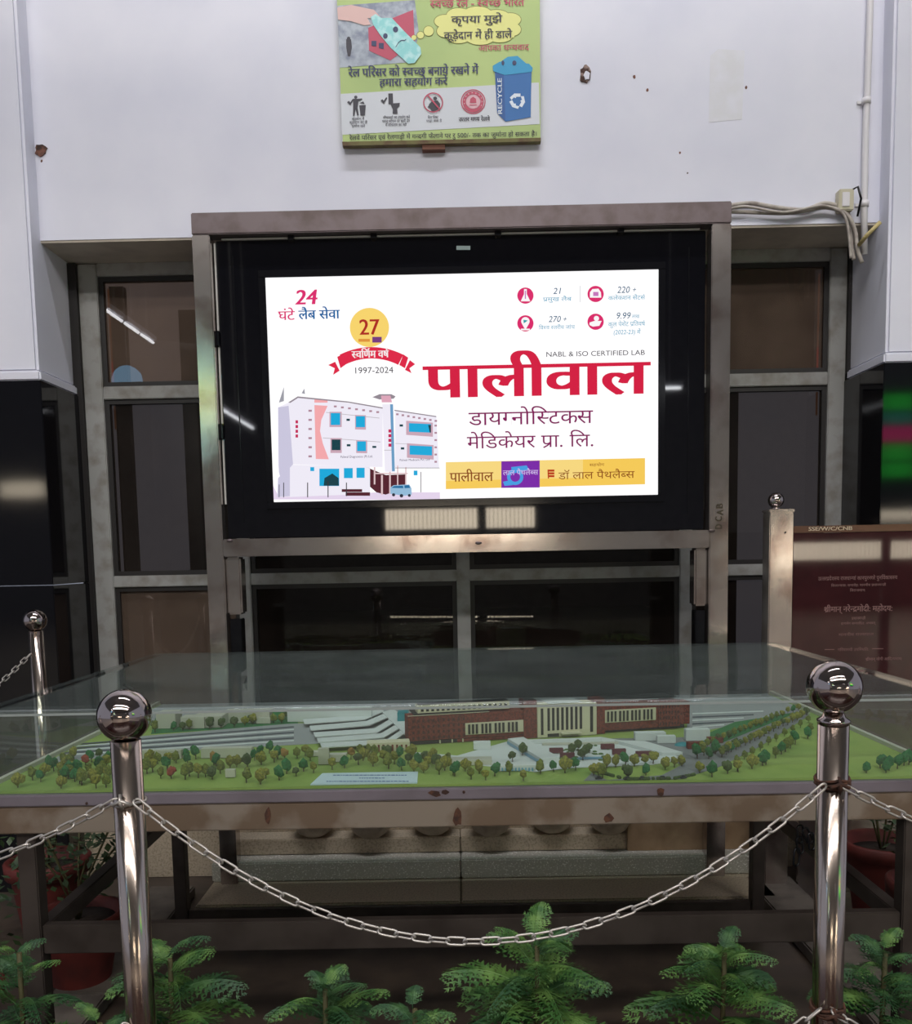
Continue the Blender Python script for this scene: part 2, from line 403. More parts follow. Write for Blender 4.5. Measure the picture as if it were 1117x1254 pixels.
flat('platform_picture', mat('print_grey_blue', S(172, 180, 190), .5, noise=(25, S(126, 134, 152), .4, .65)), e, photo)
PRED = mat('print_red', S(186, 70, 96), .5); PNAVY = mat('print_navy', S(44, 50, 92), .5); PBLK = mat('print_black', S(48, 46, 58), .5)
flat('train_picture', PRED, e, lambda m: (ppoly(m, [(451, 34), (506, 12), (508, 52), (478, 74), (452, 62)], L2)))
flat('train_window', PNAVY, e, lambda m: [ppoly(m, [(455+k*9, 50+k*2.5), (461+k*9, 50+k*2.6), (461+k*9, 57+k*3), (455+k*9, 56+k*3)], L3) for k in range(2)])
flat('passer_by_picture', PBLK, e, lambda m: (ppoly(m, [(424, 48), (430, 48), (431, 58), (429, 69), (426, 69), (424, 58)], L2), disc(m, 427, 47, 2.2, L3, 10)))
flat('hand_picture', mat('print_skin', S(214, 178, 172), .5), e, lambda m: (ppoly(m, [(413, 9), (430, 6), (458, 12), (465, 20), (462, 24), (450, 22), (454, 30), (446, 31), (430, 26), (414, 24)], L3)))
def bottle(m):
    ppoly(m, [(454, 21), (460, 17), (467, 22), (480, 22), (495, 38), (515, 58), (516, 66), (508, 77), (500, 78), (478, 58), (465, 42), (457, 30)], L4)
flat('bottle_picture', mat('print_aqua', S(134, 206, 206), .4, noise=(30, S(176, 222, 222), .45, .6)), e, bottle)
def face(m):
    disc(m, 472, 44, 2.8, L4-.001, 14, 3.4); disc(m, 484.5, 36, 3.2, L4-.001, 14, 3.6)
    for k in range(5): m.poly([P(484.5+k*2.6, 57-1.9*k-[0, 2.5, 3.4, 2.4, 0][k], L4-.001), P(487+k*2.6, 55.2-1.9*k-[2.2, 3.4, 2.6, .6, 0][k], L4-.001), P(487+k*2.6, 56.4-1.9*k-[2.2, 3.4, 2.6, .6, 0][k], L4-.001), P(484.5+k*2.6, 58.2-1.9*k-[0, 2.5, 3.4, 2.4, 0][k], L4-.001)])
flat('bottle_face_picture', PNAVY, e, face)
OLIVE = mat('print_olive_line', S(122, 128, 56), .5); PYEL = mat('print_yellow', S(222, 222, 136), .5)
cl = [(545, 26, 13, 8), (562, 18, 15, 8), (585, 16, 17, 8), (608, 20, 16, 8), (625, 24, 13, 8), (628, 36, 10, 8), (612, 44, 16, 8), (588, 46, 18, 9), (562, 45, 15, 8), (546, 38, 11, 8)]
small = [(525, 38, 6), (515, 43, 4.2), (507, 46, 3)]
flat('speech_cloud_outline', OLIVE, e, lambda m: [disc(m, a, b, c+.8, L1, 24, d+.8) for a, b, c, d in cl] + [disc(m, a, b, c+.7, L1, 18) for a, b, c in small])
flat('speech_cloud', PYEL, e, lambda m: ([disc(m, a, b, c, L2, 24, d) for a, b, c, d in cl] + [disc(m, a, b, c, L2, 18) for a, b, c in small] + [rect(m, 545, 18, 630, 46, L2)]))
def t1(m):
    write(m, 'कृपया मुझे', 553, 28.5, 615, 7.5, L4, .022); write(m, 'कूड़ेदान में ही डाले', 544, 48, 627, 7.5, L4, .022)
flat('lettering', PBLK, e, t1)
def t2(m):
    write(m, 'स्वच्छ रेल - स्वच्छ भारत', 527, 9.5, 642, 8, L3, .02); write(m, 'आपका धन्यवाद', 586, 62.5, 648, 6, L3, .015)
flat('lettering', PRED, e, t2)
def t3(m):
    write(m, 'रेल परिसर को स्वच्छ बनाये रखने में', 427, 94, 586, 8.5, L3, .03); write(m, 'हमारा सहयोग करें', 465, 105.5, 548, 8, L3, .03)
flat('lettering', PNAVY, e, t3)
def t4(m):
    for s_, a, y, b, h in (('कूड़ादान में', 431, 147, 446, 2.6), ('कूड़ादान का ही', 428, 151.5, 450, 2.6), ('प्रयोग करें', 431, 156, 447, 2.6),
                        ('शौचालयों का उपयोग करें', 469, 145.5, 502, 2.6), ('परन्तु स्टेशन पर खड़ी ट्रेन', 468, 150, 502, 2.6), ('में शौचालय का नहीं', 472, 154.5, 498, 2.6),
                        ('बिना टिकट', 524, 145, 537, 2.4), ('यात्रा मना है', 522, 149.5, 541, 2.4)):
        write(m, s_, a, y, b, h, L3, .01)
    write(m, 'उत्तर मध्य रेलवे', 562, 148.5, 600, 4.2, L3, .03)
    write(m, 'रेलवे परिसर एवं रेलगाड़ी में गन्दगी फैलाने पर रु 500/- तक का जुर्माना हो सकता है।', 428, 171.5, 658, 4.6, L3, .008)
flat('lettering', PBLK, e, t4)
def tick(m, x, y): m.poly([P(x, y, L3), P(x+2.5, y-1.5, L3), P(x+4, y+.5, L3), P(x+7, y-4, L3), P(x+8.3, y-3, L3), P(x+4, y+4, L3)][::-1])
def picto(m):
    tick(m, 425, 125); tick(m, 466, 123)
    disc(m, 435.7, 119, 2, L3, 12)
    ppoly(m, [(432.5, 121), (438, 121), (443.5, 120.5), (443.5, 122), (439, 124), (438, 132), (439.5, 141), (437.5, 141.5), (435.5, 134), (434, 142), (432.3, 142), (432.5, 132)], L3)
    ppoly(m, [(440, 129), (448, 128.5), (447, 141), (441.5, 141.5)], L3); ppoly(m, [(440.5, 126), (445, 124), (446.5, 127.5)], L3)
    ppoly(m, [(475.5, 114.5), (481, 114.3), (481.5, 126.5), (489.8, 126), (489, 130), (486.5, 132.5), (487, 139), (481, 139.3), (481, 134), (478.5, 127.5), (476, 127.5)], L3)
    disc(m, 533, 120.5, 2.4, L3, 14); ppoly(m, [(526, 127), (529, 124), (536, 123), (539, 127), (539, 131), (536, 134), (529, 137), (527, 133), (524, 131)], L3)
flat('pictogram', PBLK, e, picto)
def ringp(m):
    disc(m, 530.5, 125.5, 12.3, L4, 36, None, 10.9)
    ppoly(m, [(523, 117), (524.3, 115.8), (539, 133), (537.7, 134.2)], L4-.0005)
flat('prohibition_ring', PRED, e, ringp)
flat('railway_emblem', PRED, e, lambda m: (disc(m, 579.5, 124.5, 15.2, L2, 40, None, 13.9), disc(m, 579.5, 124.5, 13, L2, 40, None, 8.8), disc(m, 579.5, 124.5, 13.2, L2-.0003, 20, None, 9.5, 205, 335)))
flat('railway_emblem_inside', mat('print_pink', S(220, 176, 184), .5), e, lambda m: (disc(m, 579.5, 124.5, 8.4, L2, 30), [disc(m, 579.5+11*math.cos(k*.42), 124.5-11*math.sin(k*.42), .8, L3, 6) for k in range(-1, 9)]))
flat('railway_emblem_engine', PRED, e, lambda m: (ppoly(m, [(576, 121), (579.5, 118.5), (583, 121), (583.5, 126), (575.5, 126)], L3), ppoly(m, [(575, 128), (584, 128), (584, 129), (575, 129)], L3)))
PB1, PB2, PB3, PWH = mat('print_blue', S(38, 104, 170), .5), mat('print_light_blue', S(40, 150, 196), .5), mat('print_mid_blue', S(30, 84, 150), .5), mat('print_white', S(222, 232, 240), .5)
flat('bin_picture', PB1, e, lambda m: ppoly(m, [(617, 90), (651, 87), (650, 143.5), (619, 149)], L3))
flat('bin_side_picture', PB3, e, lambda m: ppoly(m, [(606, 87), (617, 90), (619, 149), (609, 138.5)], L3))
flat('bin_lid_picture', PB2, e, lambda m: (ppoly(m, [(603.5, 80.5), (612, 75.5), (648, 78), (652.5, 83), (651.5, 88), (618, 92), (604, 87)], L4), ppoly(m, [(611, 77), (622, 69.5), (634, 68.5), (646, 79)], L4)))
flat('bin_opening_picture', PNAVY, e, lambda m: (disc(m, 616, 77, 1.8, L4-.001, 10, 3), disc(m, 630, 77, 2.6, L4-.001, 12, 3)))
def recyc(m):
    for k in range(3):
        a = math.radians(90+120*k); c, s_ = math.cos(a), math.sin(a)
        R2 = lambda x, y: P(633.5+(x*c-y*s_), 123.5-(x*s_+y*c), L4)
        m.poly([R2(9, -4), R2(9, 3.2), R2(5, 5.4), R2(3.2, 2), R2(5, 1), R2(5, -4)])
        m.poly([R2(9.5, 3), R2(4.2, 9), R2(1, 7), R2(5, 3.5)])
    write(m, 'RECYCLE', 615, 140, 655, 5, L4, .02, rot=PI/2, latin=True)
flat('recycling_mark', PWH, e, recyc)
# damage and patch on the wall
def blob(name, px, py, rx, ry, Y, m, label, cat, depth=.01, n=14, group=None):
    mb = MB(); pts = [P(px+rx*(.7+.5*random.random())*math.cos(2*PI*k/n), py-ry*(.7+.5*random.random())*math.sin(2*PI*k/n), Y) for k in range(n)]
    mb.poly(pts, depth, (0, 1, 0)); return tag(mb.build(name, m), label, cat, group)
o = blob('wall_hole', 717, 91, 7.5, 13, WY-.004, mat('hole_dark', S(70, 50, 44), .95, noise=(60, S(150, 130, 122), .45, .6)), 'broken dark hole in the white wall right of the board', 'hole', .012)
blob('plaster_chip', 719, 92, 4, 6, WY-.009, WHITEW, 'loose white plaster chip inside the dark wall hole', 'plaster', .006)
blob('wall_anchor', 50, 184, 8, 7.5, WY-.006, BRICKR, 'small broken brown anchor hole in wall at the far left', 'hole', .012)
for k, (a, b, r_) in enumerate(((777, 94, 1.8), (793, 110, 1.8), (842, 212, 1.0), (51, 197, 1.5), (914, 107, 1.6), (833, 187, 1.3))):
    blob('nail_hole', a, b, r_, r_*1.3, WY-.001, BRICKR, 'tiny nail hole in white wall, %s' % ('just right of the broken hole', 'second right of the broken hole', 'low, above stand right end', 'under the broken anchor at far left', 'beside the yellowish patch', 'low, left of the lowest one')[k], 'hole', .004, 8, 'nail holes in the white wall')
mb = MB(); mb.poly([P(*q, WY-.0008) for q in ((868, 150), (909, 146), (912, 62), (880, 60), (870, 68))], .003, (0, 1, 0))
tag(mb.build('filler_patch', PATCH), 'pale yellowish filler patch painted on the white wall', 'patch')
# conduit
e = thing('white_conduit', (1.97, 4.06, 2.9), 'white plastic pipe running up the wall corner beside the right pillar', 'pipe')
cpts = [P(1059.5, 312, 4.03), P(1061, 250, 4.03), P(1064, 150, 4.04), P(1066, 120, 4.04), P(1070, 0, 4.05), P(1074, -60, 4.05)]
cx_ = 1.80
cpts = [Vector((min(p.x, 1.835), 4.075, p.z)) for p in cpts]
cpts = [Vector((p.x, 4.084, p.z)) for p in [P(1058.5, 312, 4.084), P(1058.5, 250, 4.084), P(1060.5, 150, 4.084), P(1062, 120, 4.084), P(1066, 0, 4.084), P(1068, -60, 4.084)]]
MB().tube(cpts, .0135, 12).build('pipe', PVC, e)
for py in (124, 250):
    c = P(1061 if py < 200 else 1058.5, py, 4.084); MB().lathe([(.0135, -.012), (.019, -.012), (.019, .012), (.0135, .012)], c, 14, cap=False).build('pipe_clip', PVC, e)
    bx('pipe_clip_foot', PVC, c.x-.035, c.x+.02, 4.092, 4.0995, c.z-.006, c.z+.006, e)
# junction box
c = P(1034, 247, 4.08)
e = thing('junction_box', (c.x, 4.08, c.z), 'small square off-white junction box above the cable bend', 'box')
bx('box', mat('old_cream_plastic', S(190, 184, 160), .5), c.x-.032, c.x+.032, 4.055, 4.0995, c.z-.045, c.z+.045, e, .004)
bx('cover', PVC, c.x-.02, c.x+.012, 4.05, 4.055, c.z-.03, c.z+.03, e, .002)
MB().tube([c+Vector((.02, -.01, .04)), c+Vector((.045, -.03, .05)), c+Vector((.06, -.03, 0)), c+Vector((.05, -.02, -.07))], .005, 8).build('loop_wire', BLACK, e)
# cables
def cable(px, r, dy, label):
    pts = [P(a, b, WY-.014-dy) for a, b in px]; sm = []
    for i in range(len(pts)-1):
        p0, p1, p2, p3 = pts[max(i-1, 0)], pts[i], pts[i+1], pts[min(i+2, len(pts)-1)]
        for k in range(5):
            t = k/5; sm.append(.5*((2*p1)+(-p0+p2)*t+(2*p0-5*p1+4*p2-p3)*t*t+(-p0+3*p1-3*p2+p3)*t**3))
    sm.append(pts[-1]); o = MB().tube(sm, r, 8).build('wall_cable', CABLE); return tag(o, label, 'cable')
cable([(893, 252), (920, 249), (950, 254), (985, 257), (1010, 249), (1032, 256), (1042, 272), (1043, 300), (1046, 318)], .010, .0, 'upper dusty white cable arching over the window head, then down')
cable([(893, 259), (925, 260), (960, 261), (985, 258), (1012, 254), (1036, 262), (1047, 282), (1050, 305), (1056, 322)], .009, .022, 'lower dusty white cable sagging beside the screen stand, then down')
cable([(893, 256), (915, 253), (960, 260), (1005, 252), (1027, 258), (1036, 268), (1040, 290), (1042, 316)], .006, .040, 'thin dusty cable in front of the two thick cables')
mb = MB(); pts = [P(1052, 300, 4.05), P(1062, 288, 4.0), P(1078, 272, 3.985)]; mb.tube(pts, .009, 8)
tag(mb.build('yellow_wire', mat('yellowed_wire', S(180, 164, 110), .6)), 'short yellowed wire stub slanting across the recess corner', 'wire')

# ================================================================ SCREEN STAND
SY0, SY1 = 3.90, 3.98
e = thing('steel_screen_stand', (0, 3.94, 0), 'tall brushed steel tube frame holding the advertising screen', 'stand')
TZ = 2.945
bx('upright', STEEL, -1.105, -1.030, SY0, SY1, 0, TZ-.09, e, .004); bx('upright', STEEL, 1.070, 1.152, SY0, SY1, 0, TZ-.09, e, .004)
bx('top_bar', STEELT, -1.105, 1.152, SY0, SY1, TZ-.088, TZ, e, .004)
bx('bottom_bar', STEEL, -1.028, 1.068, SY0-.005, SY1-.01, 1.512, 1.588, e, .004)
for x0, x1 in ((-1.028, -.962), (1.012, 1.068)): bx('bracket', STEEL, x0, x1, SY0+.02, SY1+.03, 1.26, 1.510, e, .008)
for x0, x1 in ((-1.022, -.972), (1.020, 1.062)): bx('lower_bracket', BLACK, x0, x1, SY0+.03, SY1+.02, .95, 1.24, e, .003)
bx('base_plate', STEEL, -1.16, -.98, SY0-.05, SY1+.05, 0, .012, e); bx('base_plate', STEEL, 1.02, 1.20, SY0-.05, SY1+.05, 0, .012, e)
for px, py in ((281, 662), (586, 665), (872, 650)):
    c = P(px, py, SY0-.008); MB().sphere(c, .010, 12, 8, (1.4, .5, .7)).build('weld_bead', STEELT, e)
def scr(m):
    for k, ch in enumerate(('B', 'A', 'C', 'D')):
        x0 = (885.2, 885.8, 884.2, 884)[k]; write(m, ch, x0, (623, 630.5, 638.5, 648)[k], x0+6.2, 8, SY0-.002, .04, rot=PI/2, latin=True)
flat('lettering', mat('dark_sticker', S(52, 42, 24), .5), e, scr)
# the screen cabinet
e = thing('advertising_screen', (0, 3.96, 1.59), 'large lit advertising screen in a glossy black cabinet on steel stand', 'screen')
bx('cabinet', BLACKG, -1.018, 1.058, 3.950, 4.06, 1.592, 2.846, e, .003)
mb = MB(); bz0, bz1, bxa, bxb = 1.715, 2.720, -.842, .888
for a, b, c, d in ((bxa, bxb, bz0, bz0+.03), (bxa, bxb, bz1-.03, bz1), (bxa, bxa+.03, bz0+.03, bz1-.03), (bxb-.03, bxb, bz0+.03, bz1-.03)): mb.box(a, b, 3.942, 3.956, c, d, .002)
mb.build('bezel', BLACK, e)
for x0, x1 in ((-.95, -.945), (.985, .99)): bx('inner_trim', BLACK, x0, x1, 3.9475, 3.9515, 1.66, 2.78, e)
PALES = mat('gap_light_pale', S(190, 188, 184), .5)  # pale strips paint the light showing through the gap round the cabinet
ex = [-1.005]+[P(q, 296, 3.95).x for q in (357, 458, 610, 760)]+[1.045]
for a_, b_ in zip(ex, ex[1:]): bx('lit_gap_strip', PALES, a_+.014, b_-.014, 3.944, 3.952, 2.8465, 2.853, e)
for a_, b_ in ((2.475, 2.835), (2.085, 2.405), (1.74, 2.015)): bx('lit_gap_strip', PALES, -1.0255, -1.0185, 3.944, 3.952, a_, b_, e)
for px in (357, 458, 610, 760): c = P(px, 296, 3.95); bx('clip', BLACK, c.x-.012, c.x+.012, 3.93, 3.97, 2.838, 2.857, e)
for z in (2.44, 2.05): bx('clip', BLACK, -1.030, -1.017, 3.93, 3.97, z-.03, z+.03, e)
flat('sticker', mat('pale_sticker', S(130, 150, 150), .5), e, lambda m: rect(m, 559, 301, 576, 306, 3.949))
SCY = 3.948
W_ = emi('screen_white', (1.0, .985, 1.0), 1.05)
disp = flat('display', W_, e, lambda m: m.poly([Vector((-.812, SCY, 1.745)), Vector((.858, SCY, 1.745)), Vector((.858, SCY, 2.69)), Vector((-.812, SCY, 2.69))]))
K = .95
def sflat(name, rgb, fn, lay=1, k=K):
    key = 'screen_%d_%d_%d' % rgb
    m = MATS.get(key) or emi(key, S(*rgb), k)
    y = SCY-.0006*lay
    o = flat(name, m, disp, lambda q: fn(q, y)); return o
CRIM, MAG, BLU, TXT = (215, 28, 66), (222, 40, 110), (10, 96, 160), (52, 52, 60)
sflat('lettering', CRIM, lambda m, y: (write(m, 'पालीवाल', 521, 487.5, 793, 37.5, y, .032)), 2)
sflat('lettering', MAG, lambda m, y: (write(m, '24', 361, 373, 388, 17, y, .03, .15, latin=True), write(m, 'घंटे', 341, 392, 361, 10, y, .012)), 2)
sflat('lettering', BLU, lambda m, y: write(m, 'लैब सेवा', 366, 391, 416, 10, y, .02), 2)
sflat('gold_circle', (252, 216, 110), lambda m, y: disc(m, 452.5, 401, 24, y, 40))
sflat('lettering', (176, 40, 30), lambda m, y: write(m, '27', 440, 410, 465, 18, y, .02, latin=True), 3)
sflat('anniversary_caption', (226, 150, 60), lambda m, y: rect(m, 439, 415, 453, 418.5, y), 3)
sflat('anniversary_caption', (120, 60, 130), lambda m, y: rect(m, 456, 412.5, 467.5, 419.5, y), 3)
def arc(cx, cy, r0, r1, a0, a1, n, m, y):
    for k in range(n):
        A, B = math.radians(a0+(a1-a0)*k/n), math.radians(a0+(a1-a0)*(k+1)/n)
        ppoly(m, [(cx+r0*math.sin(A), cy-r0*math.cos(A)), (cx+r0*math.sin(B), cy-r0*math.cos(B)), (cx+r1*math.sin(B), cy-r1*math.cos(B)), (cx+r1*math.sin(A), cy-r1*math.cos(A))], y)
def ribbon(m, y):
    arc(455, 511, 72, 86, -27, 27, 14, m, y)
    ppoly(m, [(413, 437), (420, 433.5), (424, 446), (417, 451)], y); ppoly(m, [(402, 447), (410.5, 443), (416, 454), (408, 459), (410, 451)], y)
    ppoly(m, [(494, 434), (500, 438), (496, 451), (489, 447)], y); ppoly(m, [(502, 441), (508.5, 446), (501.5, 451), (504, 457), (496, 453)], y)
sflat('ribbon', (226, 38, 72), ribbon, 2)
sflat('lettering', (250, 240, 240), lambda m, y: write(m, 'स्वर्णिम वर्ष', 431, 438.5, 476, 8, y, .035), 3)
sflat('lettering', TXT, lambda m, y: (write(m, '1997-2024', 433, 457.5, 482, 7.2, y, .0, latin=True), write(m, 'NABL & ISO CERTIFIED LAB', 668.5, 437, 790, 5.8, y, 0, latin=True)), 2)
sflat('lettering', (132, 30, 92), lambda m, y: (write(m, 'डायग्नोस्टिक्स', 574, 521, 726, 15, y, .0), write(m, 'मेडिकेयर प्रा. लि.', 572, 549.5, 728, 14, y, 0)), 2)
sflat('banner', (250, 206, 90), lambda m, y: ppoly(m, [(546, 566), (790, 561), (790, 593), (546, 599)], y), 1)
sflat('banner_sheen', (252, 220, 130), lambda m, y: ppoly(m, [(546, 566), (714, 562.5), (714, 585), (546, 589)], y), 2)
sflat('banner_logo_block', (124, 40, 170), lambda m, y: ppoly(m, [(614, 565), (661, 564), (661, 597), (614, 597.5)], y), 3)
sflat('banner_logo_swoosh', (70, 160, 230), lambda m, y: (disc(m, 631, 584, 10, y, 20, None, 6, 100, 420), ppoly(m, [(616, 590), (626, 588), (628, 594), (618, 595)], y), ppoly(m, [(626, 572), (645, 570), (648, 575), (628, 580)], y)), 4)
sflat('banner_logo_text', (214, 190, 240), lambda m, y: (write(m, 'लाल पैथलैब्स', 616, 582, 659, 5.5, y, .01)), 5)
sflat('lettering', (140, 70, 20), lambda m, y: (write(m, 'पालीवाल', 551, 590, 604, 10.5, y, .012), write(m, 'डॉ लाल पैथलैब्स', 684, 587, 777, 8, y, .0), write(m, 'सहयोग', 722, 571, 740, 3, y, 0)), 4)
sflat('small_emblem', (190, 60, 20), lambda m, y: [rect(m, 671+(k % 2), 575+k*3.4, 679, 577.6+k*3.4, y) for k in range(3)]+[ppoly(m, [(670.5, 575), (672, 575), (672.5, 586), (671, 586)], y)], 4)
for cx_, cy_ in ((643.5, 362), (643.5, 396), (729.5, 360), (729.5, 394)):
    sflat('round_icon', (222, 40, 108), lambda m, y: disc(m, cx_, cy_, 10, y, 28), 1)
def icons(m, y):
    ppoly(m, [(641.8, 354), (645.2, 354), (645.2, 360), (649.5, 369), (637.8, 369), (641.8, 360)], y)
    disc(m, 643.5, 393.5, 5.2, y, 18); ppoly(m, [(639.5, 397), (647.5, 397), (643.5, 404)], y); rect(m, 638, 402.5, 649, 404.5, y)
    ppoly(m, [(722.5, 364.5), (722.5, 358), (725.5, 354), (733, 353.5), (736, 358), (736.5, 364.5)], y)
    ppoly(m, [(722, 395), (728, 393), (737, 393), (734, 399), (726, 400), (722, 398)], y); disc(m, 730.5, 390, 3.2, y, 14)
sflat('icon_shape', (255, 250, 252), icons, 2)
sflat('icon_detail', (40, 160, 170), lambda m, y: ppoly(m, [(641, 391.5), (646.5, 392.5), (641.5, 396)], y), 3)
sflat('icon_detail', (200, 120, 190), lambda m, y: (rect(m, 726.5, 357.5, 733, 362.5, y), rect(m, 642.8, 356, 644.2, 366, y)), 3)
def stats(m, y):
    for s_, a, yy, b, h in (('21', 677, 360, 688, 7), ('220', 755.5, 358.8, 771, 7.4), ('+', 774, 358, 779, 6), ('270', 671.5, 394.5, 686.5, 7), ('+', 689, 394, 694, 6), ('9.99', 754, 390.5, 772, 7.4)):
        write(m, s_, a, yy, b, h, y, .0, .2, latin=True)
sflat('lettering', (36, 92, 122), stats, 2)
def stats2(m, y):
    for s_, a, yy, b, h in (('प्रमुख लैब', 665, 369, 700, 4.2), ('कलेक्शन सेंटर्स', 745, 367.5, 790, 4.4), ('विश्व स्तरीय जांच', 660, 403.5, 704, 4), ('लाख', 774, 389.5, 783, 3.6), ('कुल पेशेंट प्रतिवर्ष', 745, 399.8, 790, 4.6)): write(m, s_, a, yy, b, h, y, 0)
    write(m, '(2022-23) में', 751, 409.6, 784, 4.6, y, 0, .15)
sflat('lettering', (70, 160, 190), stats2, 2)
sflat('divider_line', (222, 222, 226), lambda m, y: rect(m, 710, 350, 711, 370, y), 2)
# the building picture shown on the screen
def pic(name, rgb, polys, lay): return sflat(name, rgb, lambda m, y: [ppoly(m, q, y) for q in polys], lay)
X_ = lambda a, b: (330+a*215/1117, 470+b*145/753)
def pr(lst): return [X_(*q) for q in lst]
def rc(a, b, c, d, sk=0): return pr([(a, d), (c, d+sk), (c, b+sk), (a, b)])
pic('picture_ground', (232, 216, 240), [pr([(20, 735), (20, 640), (60, 720), (700, 690), (1085, 690), (1085, 738)])], 1)
pic('picture_building', (244, 240, 252), [pr([(55, 520), (55, 150), (120, 120), (180, 82), (720, 150), (720, 530), (150, 512), (70, 580)]), pr([(800, 170), (1062, 205), (1080, 535), (800, 535)]), pr([(718, 130), (788, 130), (800, 560), (735, 560)]), pr([(130, 515), (640, 525), (640, 700), (130, 720)])], 2)
pic('picture_shadow_side', (206, 202, 226), [pr([(55, 150), (122, 140), (150, 512), (70, 600), (60, 560)]), pr([(55, 600), (130, 520), (130, 715), (50, 720)])], 3)
pic('picture_roof_edge', (150, 140, 150), [pr([(120, 118), (180, 80), (500, 112), (720, 150), (720, 158), (500, 120), (182, 90), (132, 122)]), pr([(795, 165), (1062, 205), (1062, 212), (795, 172)]), pr([(655, 85), (700, 66), (775, 66), (803, 80), (790, 95), (700, 100)])], 4)
pic('picture_tower_head', (226, 170, 190), [pr([(710, 75), (770, 75), (780, 118), (715, 118)])], 5)
pic('picture_tower_edge', (110, 160, 200), [pr([(768, 130), (786, 130), (798, 556), (780, 556)])], 5)
pic('picture_pink_curve', (248, 172, 176), [pr([(286, 135), (370, 140), (330, 230), (322, 300), (340, 380), (378, 480), (295, 478)]), pr([(286, 98), (370, 106), (370, 120), (286, 120)])], 3)
pic('picture_window_frame', (206, 170, 186), [rc(382, 178, 460, 275), rc(545, 198, 614, 290, 2), rc(388, 345, 460, 440), rc(552, 358, 622, 440, 2), rc(870, 235, 1040, 325, 12), rc(875, 378, 1045, 470, 12)], 3)
pic('picture_window', (26, 172, 222), [rc(390, 186, 450, 262), rc(550, 206, 608, 276), rc(558, 366, 614, 428), rc(888, 250, 1028, 305, 6), rc(892, 392, 1035, 450, 6), rc(474, 536, 530, 600), rc(554, 534, 606, 598), rc(318, 540, 444, 650), rc(260, 530, 285, 555), rc(918, 552, 942, 582)], 4)
pic('picture_dark_window', (22, 66, 76), [rc(396, 354, 452, 422), pr([(345, 648), (350, 600), (400, 570), (440, 600), (442, 648)]), rc(490, 222, 512, 236), rc(492, 384, 516, 398), rc(655, 395, 680, 408), rc(828, 258, 850, 272), rc(836, 404, 858, 418), pr([(1010, 262), (1028, 262), (1028, 310), (1020, 310)])], 5)
pic('picture_ornament', (178, 140, 156), [rc(248, 165+k*58, 270, 178+k*58) for k in range(6)]+[rc(410+k*45, 138+k*6, 428+k*45, 150+k*6) for k in range(7)]+[rc(806+k*35, 188+k*6, 822+k*35, 200+k*6) for k in range(8)]+[rc(1050, 260+k*46, 1066, 272+k*46) for k in range(6)], 4)
pic('picture_sign', (200, 40, 90), [rc(166, 232+k*30, 182, 252+k*30) for k in range(4)]+[rc(757, 290+k*30, 776, 310+k*30) for k in range(4)], 6)
pic('picture_line', (190, 184, 190), [rc(340, 342, 706, 346, 26), rc(360, 180, 700, 184, 36), rc(800, 378, 880, 381, 3), rc(730, 420, 780, 424)], 3)
pic('picture_entrance', (84, 30, 44), [pr([(605, 525), (640, 540), (640, 655), (680, 690), (740, 705), (870, 660), (870, 575), (740, 580)]), rc(460, 670, 590, 688), rc(485, 690, 640, 712)], 4)
pic('picture_entrance_post', (226, 196, 200), [rc(664, 530, 674, 640), rc(710, 580, 722, 705), rc(762, 560, 772, 700), rc(812, 520, 820, 650), rc(864, 530, 872, 650), rc(670, 566, 880, 574)], 5)
pic('picture_pole', (56, 54, 60), [rc(240, 628, 246, 722), rc(370, 620, 376, 722), rc(487, 628, 493, 714), rc(88, 628, 93, 722), rc(60, 640, 64, 722), rc(962, 560, 966, 690), rc(800, 534, 1083, 537)], 6)
pic('picture_van', (150, 190, 220), [pr([(770, 700), (768, 660), (790, 645), (890, 640), (904, 665), (905, 705), (860, 712)])], 6)
pic('picture_van_window', (30, 110, 160), [pr([(776, 662), (794, 650), (850, 648), (852, 664)]), pr([(858, 646), (888, 644), (896, 662), (860, 664)])], 7)
sflat('picture_van_wheel', (40, 44, 60), lambda m, y: (disc(m, *X_(790, 706), 2.0, y, 12), disc(m, *X_(840, 712), 2.2, y, 12), disc(m, *X_(890, 710), 1.8, y, 12)), 7)
pic('picture_flag', (160, 160, 170), [pr([(60, 120), (92, 20), (92, 110)]), pr([(205, 60), (222, 30), (226, 65)])], 3)
sflat('lettering', (70, 60, 90), lambda m, y: (write(m, 'Paliwal Diagnostics (P) Ltd.', *X_(452, 472), X_(658, 472)[0], 2.8, y, 0, latin=True), write(m, 'Paliwal Medicare Pvt. Ltd', *X_(828, 492), X_(1020, 492)[0], 2.6, y, 0, latin=True)), 6)

# ================================================================ MODEL TABLE
TX0, TX1, TY0, TY1, TB, TT = -1.285, 1.285, 2.285, 3.70, .900, 1.117
e = thing('display_table', (0, 3, 0), 'low wide stained steel table carrying the glazed station model', 'table')
for a, b, c, d in ((TX0, TX1, TY0, TY0+.045), (TX0, TX1, TY1-.045, TY1), (TX0, TX0+.045, TY0+.046, TY1-.046), (TX1-.045, TX1, TY0+.046, TY1-.046)): bx('apron', SKIRT, a, b, c, d, .795, .868, e, .003)
for a, b, c, d in ((TX0-.004, TX1+.004, TY0-.006, TY0+.05), (TX0-.004, TX0+.05, TY0+.05, TY1), (TX1-.05, TX1+.004, TY0+.05, TY1)): bx('rim', MAUVE, a, b, c, d, .869, .899, e, .003)
bx('top_board', PLY, TX0+.05, TX1-.05, TY0+.051, TY1-.05, .869, .899, e)
for x in (-1.19, 1.15):
    for y in (TY0+.02, 3.52): bx('leg', STEELD, x, x+.05, y, y+.05, 0.0501 if False else 0.0, .795, e, .003)
